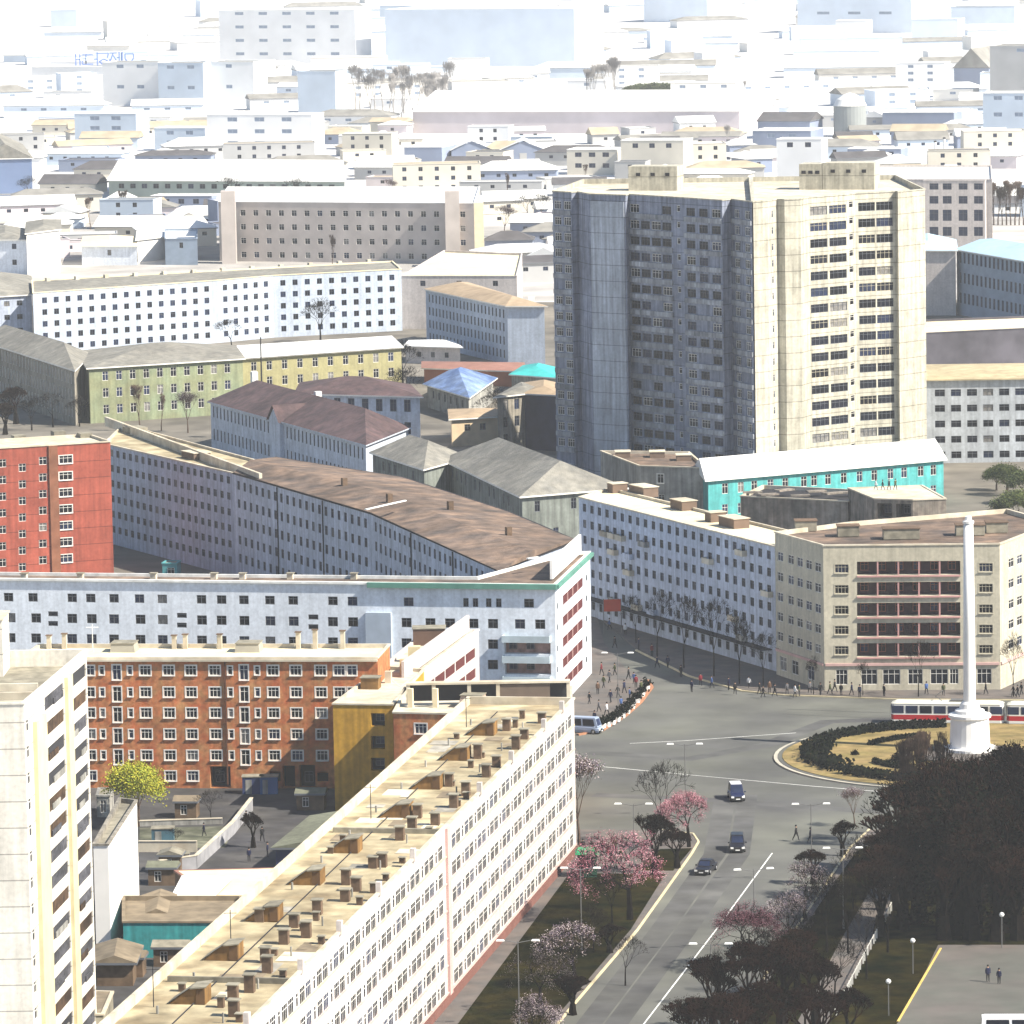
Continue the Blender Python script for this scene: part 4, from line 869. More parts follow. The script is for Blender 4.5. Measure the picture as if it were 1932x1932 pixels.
# ------------------------------------------------------------ monument
mwhite = M('monument_stone', (.80, .79, .77), .6, .05, .5)
mp = P(1830, 1419); r = empty('monument', (mp.x, mp.y, 0), 'tall slim white column on a stepped round pedestal in the roundabout', 'monument')
c = (mp.x, mp.y)
MB().lathe([(3.9, 0), (3.9, .35), (3.4, .36), (3.4, .7), (3.0, .71)], 24, c).build('base_steps', mwhite, r)
MB().lathe([(2.75, .7), (2.6, 1.0), (2.45, 4.4), (2.75, 4.6), (2.75, 4.95), (2.2, 5.1)], 24, c).build('pedestal', mwhite, r)
MB().lathe([(1.9, 5.1), (1.9, 5.5), (1.35, 5.7), (1.2, 6.3), (.95, 6.6)], 20, c).build('column_base', mwhite, r)
MB().lathe([(.80, 6.6), (.74, 16), (.62, 29.6)], 20, c).build('column', mwhite, r, smooth=True)
MB().lathe([(.72, 29.6), (.74, 29.9), (.45, 30.0), (.4, 30.5)], 12, c).build('finial', mwhite, r)

# ------------------------------------------------------------ trees
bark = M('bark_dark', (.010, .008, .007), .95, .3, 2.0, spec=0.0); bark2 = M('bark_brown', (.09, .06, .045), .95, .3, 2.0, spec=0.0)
def branches(seed, H, spread, levels=5, kids=3, r0=.2, trunk=.32, up=.5):
    q = random.Random(seed); wood = MB(); tw = MB(); tips = []
    def go(p, d, L, r, lv):
        n = 2 if lv < 2 else 1
        for i in range(n):
            e = p + d * (L / n); wood_ = wood if lv < 2 else tw
            wood_.tube(p, e, r, r * .78, 5 if lv < 2 else 3, caps=False); p = e; r *= .78
            d = (d + Vector((q.uniform(-.12, .12), q.uniform(-.12, .12), .03))).normalized()
        if lv >= levels: tips.append(p); return
        if lv >= levels - 1: tips.append(p)
        k = kids + (1 if q.random() < .4 else 0)
        for i in range(k):
            a = 2 * math.pi * (i + q.random() * .7) / k; s = spread * q.uniform(.6, 1.15)
            o = d.orthogonal().normalized(); o2 = d.cross(o)
            nd = (d * (1 - s * .35) + (o * math.cos(a) + o2 * math.sin(a)) * s + Vector((0, 0, up * .3))).normalized()
            go(p, nd, L * q.uniform(.62, .8), max(.02, r * .66), lv + 1)
    go(Vector((0, 0, 0)), Vector((0, 0, 1)), H * trunk, r0, 0)
    zs = max(t.z for t in tips); k = H / zs
    for m in (wood, tw): m.v = [(x * k, y * k, z * k) for x, y, z in m.v]
    return wood, tw, [t * k for t in tips], q
def leaves(tips, q, per, rad, size, mats_n=2, droop=0.0):
    mb = MB()
    for t in tips:
        cl = q.randrange(mats_n)
        for i in range(per):
            p = t + Vector((q.gauss(0, rad), q.gauss(0, rad), q.gauss(0, rad) - droop * q.random()))
            if p.z < .3: continue
            a = Vector((q.uniform(-1, 1), q.uniform(-1, 1), q.uniform(-1, 1))).normalized(); b_ = a.orthogonal().normalized() * size * q.uniform(.6, 1.3); a *= size * q.uniform(.6, 1.3)
            mb.quad(p - a - b_, p + a - b_, p + a + b_, p - a + b_, mi=cl if q.random() < .7 else q.randrange(mats_n))
    return mb
pinks = [M('blossom_pink', (.36, .13, .17), .9, .3, 2.0), M('blossom_deep', (.17, .045, .07), .9, .3, 2.0), M('blossom_pale', (.50, .28, .31), .9, .2, 2.0)]
pales = [M('blossom_white', (.45, .38, .38), .9, .3, 2.0), M('blossom_mauve', (.16, .12, .17), .9, .3, 2.0), M('bud_brown', (.08, .05, .04), .9, .3)]
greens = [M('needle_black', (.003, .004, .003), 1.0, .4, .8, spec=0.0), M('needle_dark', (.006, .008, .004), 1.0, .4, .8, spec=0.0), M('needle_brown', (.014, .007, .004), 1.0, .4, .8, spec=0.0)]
yellows = [M('willow_yellow', (.36, .33, .03), .9, .2, 1.0), M('willow_green', (.26, .29, .03), .9, .2, 1.0)]
olives = [M('olive_leaf', (.09, .11, .03), .9, .3, 1.0), M('olive_dark', (.035, .05, .02), .9, .3, 1.0)]
PROTO = {}
def proto_tree(kind, var):
    key = (kind, var)
    if key in PROTO: return PROTO[key]
    sd = hash(kind) % 1 + var * 17 + len(kind) * 101
    if kind == 'bare': w_, t_, tips, q = branches(sd, 10, .62, 5, 3, .2, .3); parts = [('trunk', w_, [bark]), ('twigs', t_, [bark])]
    elif kind == 'brown': w_, t_, tips, q = branches(sd, 10, .45, 5, 3, .2, .35, 1.2); parts = [('trunk', w_, [bark2]), ('twigs', t_, [bark2]), ('buds', leaves(tips, q, 3, .35, .05, 3), pales)]
    elif kind == 'poplar': w_, t_, tips, q = branches(sd, 10, .22, 5, 3, .16, .3, 2.5); parts = [('trunk', w_, [bark2]), ('twigs', t_, [bark2])]
    elif kind == 'palepoplar': w_, t_, tips, q = branches(sd, 10, .26, 5, 3, .14, .3, 2.3); bk = M('bark_hazed', (.34, .32, .31), .95, .2, spec=0.0); parts = [('trunk', w_, [bk]), ('twigs', t_, [bk])]  # palepoplar: far haze put into the bark colour
    elif kind == 'pink': w_, t_, tips, q = branches(sd, 10, .85, 5, 3, .22, .2, .2); parts = [('trunk', w_, [bark]), ('twigs', t_, [bark]), ('blossom', leaves([t for t in tips if q.random() < .75], q, 20, .24, .042, 3), pinks)]
    elif kind == 'pale': w_, t_, tips, q = branches(sd, 10, .8, 5, 3, .2, .2, .2); parts = [('trunk', w_, [bark]), ('twigs', t_, [bark]), ('blossom', leaves([t for t in tips if q.random() < .6], q, 10, .24, .045, 3), pales)]
    elif kind == 'dark':
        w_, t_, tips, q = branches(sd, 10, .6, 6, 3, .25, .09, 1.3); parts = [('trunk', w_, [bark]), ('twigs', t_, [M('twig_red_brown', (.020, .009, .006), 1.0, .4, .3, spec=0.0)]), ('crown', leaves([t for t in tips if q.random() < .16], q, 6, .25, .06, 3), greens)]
    elif kind == 'conifer':
        q = random.Random(sd); w_ = MB().tube((0, 0, 0), (0, 0, 9.6), .16, .03, 6); pts = []
        for i in range(300):
            z = 1.0 + 9.0 * q.random() ** 1.25; rr = (10.3 - z) * .23 * math.sqrt(q.random()) * (1 + .25 * math.sin(z * 7 + q.random())); a = q.random() * 6.283; pts.append(Vector((rr * math.cos(a), rr * math.sin(a), z)))
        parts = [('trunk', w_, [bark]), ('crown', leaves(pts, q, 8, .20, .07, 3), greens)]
    elif kind == 'willow': w_, t_, tips, q = branches(sd, 10, .6, 5, 3, .22, .28, .4); parts = [('trunk', w_, [bark2]), ('crown', leaves(tips, q, 22, .5, .09, 2, 1.8), yellows)]
    elif kind == 'olive': w_, t_, tips, q = branches(sd, 10, .7, 5, 3, .22, .16, .5); parts = [('trunk', w_, [bark2]), ('crown', leaves(tips, q, 16, .6, .14, 2), olives)]
    elif kind == 'bush':
        q = random.Random(sd); pts = []
        for i in range(120):
            v = Vector((q.gauss(0, 1), q.gauss(0, 1), abs(q.gauss(0, 1)))).normalized(); pts.append(Vector((v.x * 5, v.y * 5, .5 + v.z * 8)) * q.uniform(.55, 1))
        w_ = MB()
        for i in range(6): w_.tube((0, 0, 0), (q.uniform(-3, 3), q.uniform(-3, 3), 5), .35, .12, 4)
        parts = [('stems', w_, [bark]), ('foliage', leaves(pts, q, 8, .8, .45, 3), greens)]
    PROTO[key] = [(n_, m_.mesh(n_, mt)) for n_, m_, mt in parts]; return PROTO[key]
KN = {'bare': 'bare_tree', 'brown': 'bare_tree', 'poplar': 'poplar_tree', 'palepoplar': 'poplar_tree', 'pink': 'blossom_tree', 'pale': 'blossom_tree', 'dark': 'evergreen_tree', 'conifer': 'conifer_tree', 'willow': 'willow_tree', 'olive': 'green_tree', 'bush': 'bush'}
def tree(kind, px, py, ptop, label, group=None, var=None, wide=1.0, h=None, cat='tree'):
    p = P(px, py); H_ = h or (py - ptop) / scale_at(p) / .992
    var = R.randrange(3) if var is None else var
    o = empty(KN[kind], p, label, cat, group, R.uniform(0, 6.28)); o.scale = (H_/10 * wide, H_/10 * wide, H_/10)
    for n_, me in proto_tree(kind, var):
        c_ = bpy.data.objects.new(n_, me); scn.collection.objects.link(c_); c_.parent = o
    return o
tree('willow', 262, 1560, 1440, 'bright yellow-green willow in the courtyard before the brick block', wide=1.05)
tree('bare', 398, 1555, 1490, 'small bare tree in the courtyard near the diagonal wall')
tree('bare', 330, 1600, 1560, 'low bare shrub tree beside the teal courtyard hut', wide=1.3)
tree('dark', 478, 1600, 1530, 'dark bushy tree at the head of the diagonal courtyard wall')
tree('brown', 1093, 1600, 1428, 'bare brown tree at the far corner of the long white block', var=0, wide=1.0)
tree('bare', 1247, 1598, 1434, 'tall bare tree with black branches behind the pink blossom at the junction', var=1, wide=.75)
tree('pink', 1300, 1600, 1490, 'pink blossoming tree at the road corner beside the tall bare tree', var=0, wide=1.0)
tree('dark', 1235, 1650, 1535, 'dark evergreen tree at the kerb below the corner pink blossom', wide=1.0)
tree('dark', 1278, 1640, 1560, 'lower dark evergreen nearest the kerb at the junction corner', wide=1.2)
tree('pink', 1188, 1738, 1572, 'large pink blossom tree on the left lawn beside the road', var=1, wide=1.1)
tree('bare', 1155, 1745, 1640, 'dark leafless tree standing behind the large pink blossom on the lawn')
tree('pale', 1085, 1860, 1735, 'pale blossoming tree in the middle of the left lawn', var=0, wide=1.15)
tree('pale', 1020, 1905, 1790, 'tree with sparse white buds near the foot of the long white block', var=1, wide=1.1)
tree('pale', 1010, 1985, 1875, 'budding tree at the bottom edge of the left lawn', var=2, wide=1.1)
tree('dark', 1080, 1915, 1840, 'dark bush-like evergreen near the kerb on the left lawn', wide=1.5)
tree('dark', 1150, 1800, 1740, 'dark low evergreen under the large pink blossom', wide=1.6)
tree('brown', 1612, 1560, 1484, 'mauve-brown leafless tree just across the road from the roundabout', wide=1.3)
tree('dark', 1590, 1615, 1545, 'dark round evergreen beside the two walkers on the right', wide=1.3)
tree('dark', 1535, 1668, 1600, 'blue-black evergreen on the strip right of the road', wide=1.3)
tree('pale', 1518, 1735, 1630, 'mauve budding tree on the strip right of the road', var=0, wide=1.2)
tree('pale', 1490, 1790, 1680, 'lilac budding tree next to the pink blossom on the right strip', var=2, wide=1.0)
tree('pink', 1412, 1830, 1704, 'salmon pink blossom tree right of the road', var=2, wide=1.35)
tree('bare', 1600, 1800, 1640, 'tall thin dark leafless tree on the promenade strip', wide=.7)
tree('bare', 1635, 1850, 1700, 'second dark leafless tree beside the promenade', wide=.7)
for i, (x, y, t_, wd) in enumerate([(1345, 1960, 1800, 1.0), (1410, 1955, 1775, 1.05), (1475, 1950, 1770, 1.05), (1540, 1950, 1790, 1.05), (1310, 2010, 1880, 1.1), (1440, 2040, 1850, 1.2), (1540, 2030, 1850, 1.2), (1600, 1975, 1860, 1.0), (1370, 2050, 1870, 1.2), (1505, 1880, 1750, 1.0)]):
    tree('dark', x, y, t_, ['leftmost black tree of the bottom thicket', 'second black tree from the left in the bottom thicket', 'middle black tree of the bottom thicket', 'right-hand black tree of the bottom thicket', 'black tree at the bottom edge under the leftmost of the thicket', 'black tree at the bottom edge in the middle of the thicket', 'black tree at the bottom edge on the right of the thicket', 'black tree between the thicket and the promenade fence', 'half-hidden black tree at the foot of the thicket', 'upper black tree of the thicket beside the promenade'][i], 'trees of the bottom thicket', wide=wd)
CON = [(1745, 1690, 1455, 'conifer'), (1778, 1700, 1425, 'dark'), (1812, 1690, 1440, 'conifer'), (1845, 1705, 1428, 'dark'), (1880, 1695, 1412, 'conifer'), (1925, 1700, 1405, 'dark'),
       (1735, 1742, 1520, 'dark'), (1770, 1760, 1490, 'conifer'), (1810, 1765, 1510, 'dark'), (1850, 1762, 1480, 'conifer'), (1895, 1760, 1500, 'dark'), (1938, 1765, 1480, 'conifer'),
       (1950, 1690, 1410, 'conifer'), (1704, 1755, 1580, 'dark'), (1865, 1640, 1440, 'dark'), (1830, 1640, 1445, 'dark'), (1790, 1650, 1450, 'dark'), (1750, 1655, 1470, 'dark'), (1905, 1640, 1425, 'dark'), (1720, 1700, 1520, 'dark'), (1660, 1770, 1620, 'dark'), (1690, 1720, 1560, 'dark'), (1835, 1775, 1560, 'dark'), (1880, 1778, 1590, 'dark'), (1920, 1776, 1600, 'dark'), (1780, 1776, 1600, 'dark')]
cols_ = ['slim black conifer', 'tangled black bare-topped tree']; used_ = {}; spots_ = ['at the left end', 'left of the pedestal', 'below the pedestal', 'right of the pedestal', 'near the right edge']
for i, (x, y, t_, k) in enumerate(CON):
    lb_ = '%s %s of the dark grove, %s row' % (cols_[k == 'dark'], spots_[min(4, int((x - 1655) / 62))], 'front' if y > 1735 else ('middle' if y > 1670 else 'back')); used_[lb_] = used_.get(lb_, 0) + 1
    if used_[lb_] > 1: lb_ = ('shorter ' if used_[lb_] == 2 else 'inner ') + lb_
    tree(k, x, y, t_, lb_, 'evergreens of the dark grove', wide=1.15 if k == 'dark' else 1.2)
for i, (x, y, t_, lab) in enumerate([(1700, 1700, 1450, 'black leafless tree standing out at the left flank of the dark grove'), (1765, 1600, 1400, 'black leafless tree rising beside the brown poplars'), (1850, 1600, 1420, 'leafless black tree directly under the monument pedestal'), (1925, 1600, 1395, 'leafless black tree at the right edge beside the pedestal'), (1675, 1800, 1640, 'leafless black tree between the promenade fence and the plaza'), (1560, 1800, 1640, 'leafless black tree above the bottom thicket'), (1500, 1860, 1720, 'leafless black tree in the upper part of the bottom thicket'), (1445, 1880, 1745, 'leafless black tree behind the salmon blossom'), (1610, 1720, 1590, 'leafless black tree at the middle of the promenade strip'), (1640, 1690, 1570, 'leafless black tree at the head of the promenade'), (1575, 1900, 1760, 'leafless black tree right of the bottom thicket'), (1360, 1900, 1790, 'leafless black tree at the left edge of the bottom thicket'), (1180, 1860, 1760, 'leafless black tree near the kerb on the left lawn'), (1120, 1800, 1700, 'leafless black tree in the middle of the left lawn')]):
    tree('bare', x, y, t_, lab, wide=.8)
for i, (x, y, t_) in enumerate([(1722, 1600, 1385), (1745, 1590, 1372), (1768, 1580, 1378), (1705, 1640, 1440)]):
    tree('poplar', x, y, t_, 'brown leafless poplar at the left edge of the dark grove', 'brown poplars', wide=1.3)
tree('pale', 1900, 1470, 1405, 'white flowering shrub tree beside the monument base', wide=1.2)
tree('pale', 1880, 1452, 1400, 'smaller flowering shrub at the right foot of the monument')
for i, (x, y, t_, la_) in enumerate([(1290, 1262, 1120, 'below the awning'), (1347, 1278, 1125, 'in the middle of the street block'), (1395, 1292, 1150, 'near the cream block'), (1240, 1240, 1110, 'near the red banner'), (1535, 1312, 1235, 'before the cream block left wing'), (1733, 1316, 1205, 'before the cream block loggias'), (1912, 1316, 1190, 'right of the column'), (1200, 1215, 1120, 'at the far street mouth'), (1440, 1302, 1190, 'at the cream block corner'), (1628, 1314, 1245, 'by the cream block shopfronts')]):
    tree('bare', x, y, t_, 'thin dark street tree on the far pavement ' + la_, wide=.55)
for i, (x, y, t_, k) in enumerate([(30, 800, 730, 'dark'), (60, 812, 745, 'bare'), (100, 806, 740, 'bare'), (10, 820, 760, 'dark'), (150, 805, 745, 'bare'), (250, 655, 590, 'bare'), (605, 645, 560, 'bare'), (437, 660, 600, 'bare'), (1900, 935, 880, 'olive'), (1935, 950, 890, 'olive'), (1915, 1000, 930, 'olive'), (1880, 925, 885, 'olive')]):
    tree(k, x, y, t_, ['dark tree in front of the beige school wing', 'leafless tree by the beige school wing', 'thin leafless tree against the beige school wing wall', 'dark tree at the left edge below the beige school wing', 'leafless tree at the corner of the yellow-green school', 'leafless tree before the very long pale block, left half', 'leafless tree before the very long pale block, right half', 'leafless tree by the grey-pink panel of the very long pale block', 'olive green tree at the right edge below the grey balcony block', 'olive green tree cut by the right edge', 'lowest of the olive trees at the right edge', 'small olive tree beside the cyan building'][i], wide=1.2)
for i in range(26):
    x = R.uniform(668, 850); y = R.uniform(205, 238)
    tree('palepoplar', x, y, y - R.uniform(60, 95), 'pale leafless poplar in the hazy grove below the big hall, %s' % ['left end', 'left part', 'middle', 'right part', 'right end', 'near the white roof'][min(5, int((x - 668) / 31))], 'trees of the hazy grove', wide=1.5)
for i in range(8):
    x = R.uniform(1110, 1170); y = R.uniform(195, 205); tree('palepoplar', x, y, y - R.uniform(70, 110), 'tall hazy poplar among the far roofs, top centre', 'hazy poplars, top centre', wide=1.3)
for i in range(12): x = 1195 + i * 12; tree('olive', x, 192 + R.uniform(-2, 3), 162 + R.uniform(-4, 4), 'green tree in the far row above the white hall roof', 'far green tree row', wide=1.3)
for i in range(9): x = 1875 + i * 8; tree('poplar', x, 425, 345 + R.uniform(-15, 15), 'pale brown poplar behind the sky blue roof, right edge', 'poplars at the right edge', wide=1.3)

# roundabout hedge and planting (clipped hedge = one thing per arc)
def hedge(label, r, a0, a1, w_=1.6, h_=1.0, c=None):
    c = c or RC; q = random.Random(int(r * 10)); mb = MB(); n = max(6, int(abs(a1 - a0) * r * 4))
    for i in range(n):
        t = a0 + (a1 - a0) * i / n
        for k in range(10):
            rr = r + q.uniform(-w_/2, w_/2); p = Vector((c.x + rr * math.cos(t), c.y + rr * math.sin(t), .3 + q.random() * h_))
            a = Vector((q.uniform(-1, 1), q.uniform(-1, 1), q.uniform(-1, 1))).normalized(); b_ = a.orthogonal().normalized() * .22; a *= .22
            mb.quad(p - a - b_, p + a - b_, p + a + b_, p - a + b_, mi=q.randrange(2))
    o = mb.build('hedge', greens[:2]); tag(o, label, 'hedge')
pi = math.pi
hedge('dark clipped hedge round the left end of the roundabout lawn', RAD - 5.2, pi * .86, pi * 1.18, 3.6, 1.2)
hedge('dark clipped hedge along the far side of the roundabout lawn', RAD - 3.6, pi * .52, pi * .84, 1.8)
hedge('dark clipped hedge along the near side of the roundabout lawn', RAD - 4.4, pi * 1.2, pi * 1.42, 2.0)
hedge('thin inner hedge arc on the tan roundabout lawn', RAD - 10.5, pi * .6, pi * .82, .6, .5)
hedge('short inner hedge arc near the monument on the lawn', RAD - 11.5, pi * 1.12, pi * 1.3, .7, .5)
tree('bush', 1613, 1428, 1412, 'round dark shrub on the tan lawn left of the monument', cat='shrub')
tree('bush', 1700, 1440, 1412, 'larger dark shrub at the grove edge of the roundabout lawn', cat='shrub', wide=1.4)

# promenade fence
fm_ = M('fence_white', (.55, .54, .5), .8, .1)
fpts = [P(1700, 1688), P(1640, 1800), P(1575, 1925)]
r = empty('fence', fpts[0], 'pale post fence along the promenade in the shade of the dark grove', 'fence')
for a, c_ in zip(fpts, fpts[1:]):
    n_ = 22; dd = c_ - a
    for i in range(n_):
        if (i * 7) % 5 == 0: continue
        p = a + dd * (i / n_); MB().box((p.x, p.y, .7), (.16, .16, 1.0)).build('post', fm_, r)
    MB().box((dd.length/2, 0, 1.1), (dd.length, .07, .07), M4=Matrix.Translation(a) @ Matrix.Rotation(math.atan2(dd.y, dd.x), 4, 'Z')).build('rail', fm_, r)

# ------------------------------------------------------------ street lamps
lampw = M('lamp_white', (.85, .85, .82), .4, .02); pole_m = M('lamp_pole', (.13, .13, .13), .6, .1)
lroot = None
def lamp(px, py, label, h=9.0, arm=1.75):
    global lroot
    p0_ = P(px, py, h); p = Vector((p0_.x, p0_.y, 0))
    if lroot is None:
        lroot = empty('street_lamp', (0, 0, 0), 'x', 'street lamp', 'twin-armed street lamps')
        MB().tube((0, 0, 0), (0, 0, 9), .065, .045, 8).tube((0, 0, 0), (0, 0, .9), .13, .11, 8).build('pole', pole_m, lroot)
        for s_ in (-1, 1):
            a_ = MB().tube((0, 0, 8.8), (s_ * 1.3, 0, 9.05), .045, .04, 6).build('arm', pole_m, lroot)
            MB().box((s_ * 1.75, 0, 9.06), (.85, .32, .14), top=.8).build('lamp_head', lampw, a_)
        o = lroot
    else: o = copy_tree(lroot)
    o.location = p; o.rotation_euler.z = R.uniform(-.15, .15); o['label'] = label; o.scale = (1, 1, h / 9)
for x, y, l in ((1195, 1517, 'street lamp before the tall bare tree left of the junction'), (1292, 1404, 'street lamp in the open junction left of the roundabout'), (1422, 1640, 'street lamp beside the centre line of the main road'), (1095, 1638, 'street lamp at the top of the left lawn by the white block'), (977, 1775, 'street lamp lowest on the left lawn against the white block'), (1530, 1517, 'street lamp between the roundabout and the two walkers'), (1165, 1232, 'street lamp on the crowded corner pavement'), (1341, 1781, 'street lamp over the thicket right of the road'), (1590, 1600, 'street lamp by the promenade evergreens')): lamp(x, y, l)
for i, (x, y) in enumerate([(1708, 1426), (1722, 1776), (1676, 1853), (1890, 1727), (1900, 1512), (1850, 1640)]):
    q0 = P(x, y, 3.6); r = empty('garden_lamp', (q0.x, q0.y, 0), ['white ball lamp on the roundabout lawn', 'white ball lamp at the top left corner of the grey plaza', 'white ball lamp on the lawn left of the grey plaza', 'white ball lamp in the dark grove above the plaza', 'white ball lamp high in the dark grove by the right edge', 'white ball lamp in the middle of the dark grove'][i], 'lamp', 'white ball lamps')
    MB().tube((q0.x, q0.y, 0), (q0.x, q0.y, 3.5), .06, .05, 6).build('pole', pole_m, r)
    MB().lathe([(.02, 3.42), (.2, 3.5), (.28, 3.68), (.2, 3.86), (.02, 3.95)], 10, (q0.x, q0.y)).build('globe', lampw, r)

# ------------------------------------------------------------ trams
tred = M('tram_red', (.42, .012, .02), .4, .08); twh = M('tram_white', (.8, .78, .72), .4, .04); tyre = M('tyre', (.015, .015, .016), .8)
def tram(px0, px1, py, label):
    a, c_ = P(px0, py), P(px1, py + (px1 - px0) * .012); dd = c_ - a; L_ = dd.length; T_ = Matrix.Translation(a) @ Matrix.Rotation(math.atan2(dd.y, dd.x), 4, 'Z')
    r = empty('tram', a, label, 'tram', 'red and white trams')
    W = 2.5
    def shell(z0, z1, m_, name, tap=0.0, k=.35):
        mb = MB(); pr = [(0 + k, 0), (L_ - k, 0), (L_, k), (L_, W - k), (L_ - k, W), (k, W), (0, W - k), (0, k)]
        n0 = len(mb.v); cx_, cy_ = L_/2, W/2
        lo = [T_ @ Vector((x, y, z0)) for x, y in pr]; hi = [T_ @ Vector((cx_ + (x - cx_) * (1 - tap * .3), cy_ + (y - cy_) * (1 - tap), z1)) for x, y in pr]
        for i in range(8): j = (i + 1) % 8; mb.quad(lo[i], lo[j], hi[j], hi[i])
        mb.quad(*hi); mb.quad(*lo[::-1]); return mb.build(name, m_, r)
    shell(.28, .62, twh, 'skirt'); shell(.62, 1.28, tred, 'lower_body'); shell(1.28, 2.75, twh, 'upper_body', .04); shell(2.75, 2.98, M('tram_roof', (.62, .60, .52), .6), 'roof', .25)
    n_ = max(3, int(L_ / 1.75)); st = L_ / n_
    for i in range(n_):
        for y, s_ in ((-.02, 1), (W + .02, -1)):
            MB().box((st * (i + .5), y + .03 * s_, 1.98), (st - .28, .06, 1.0), M4=T_).build('window', glass[R.choice((0, 1, 1))], r)
    MB().box((-.01, W/2, 1.95), (.06, W - .7, 1.1), M4=T_).build('windscreen', glass[1], r)
    for y in (.5, W - .5): MB().box((-.03, y, 1.0), (.08, .25, .2), M4=T_).build('headlight', lampw, r)
    for x in (L_ * .2, L_ * .8):
        for s_ in (-.55, .55):
            for y in (.3, W - .3):
                w0 = T_ @ Vector((x + s_, y - .08, .33)); w1 = T_ @ Vector((x + s_, y + .08, .33)); MB().tube(w0, w1, .33, .33, 12).build('wheel', tyre, r)
    mb = MB(); q = lambda x, z, y=W/2: T_ @ Vector((x, y, z)); x0 = L_ * .45
    mb.tube(q(x0, 2.98), q(x0 - .9, 3.6), .05, .05, 4).tube(q(x0 - .9, 3.6), q(x0, 4.3), .05, .05, 4).tube(q(x0, 4.3, .5), q(x0, 4.3, W - .5), .05, .05, 4); mb.box((L_ * .6, W/2, 3.1), (2.2, 1.4, .24), M4=T_)
    mb.build('pantograph', M('pantograph_grey', (.12, .12, .12), .7), r)
tram(1681, 1893, 1366, 'red and white tram passing behind the monument pedestal'); tram(1899, 2105, 1369, 'second red and white tram cut off by the right edge')

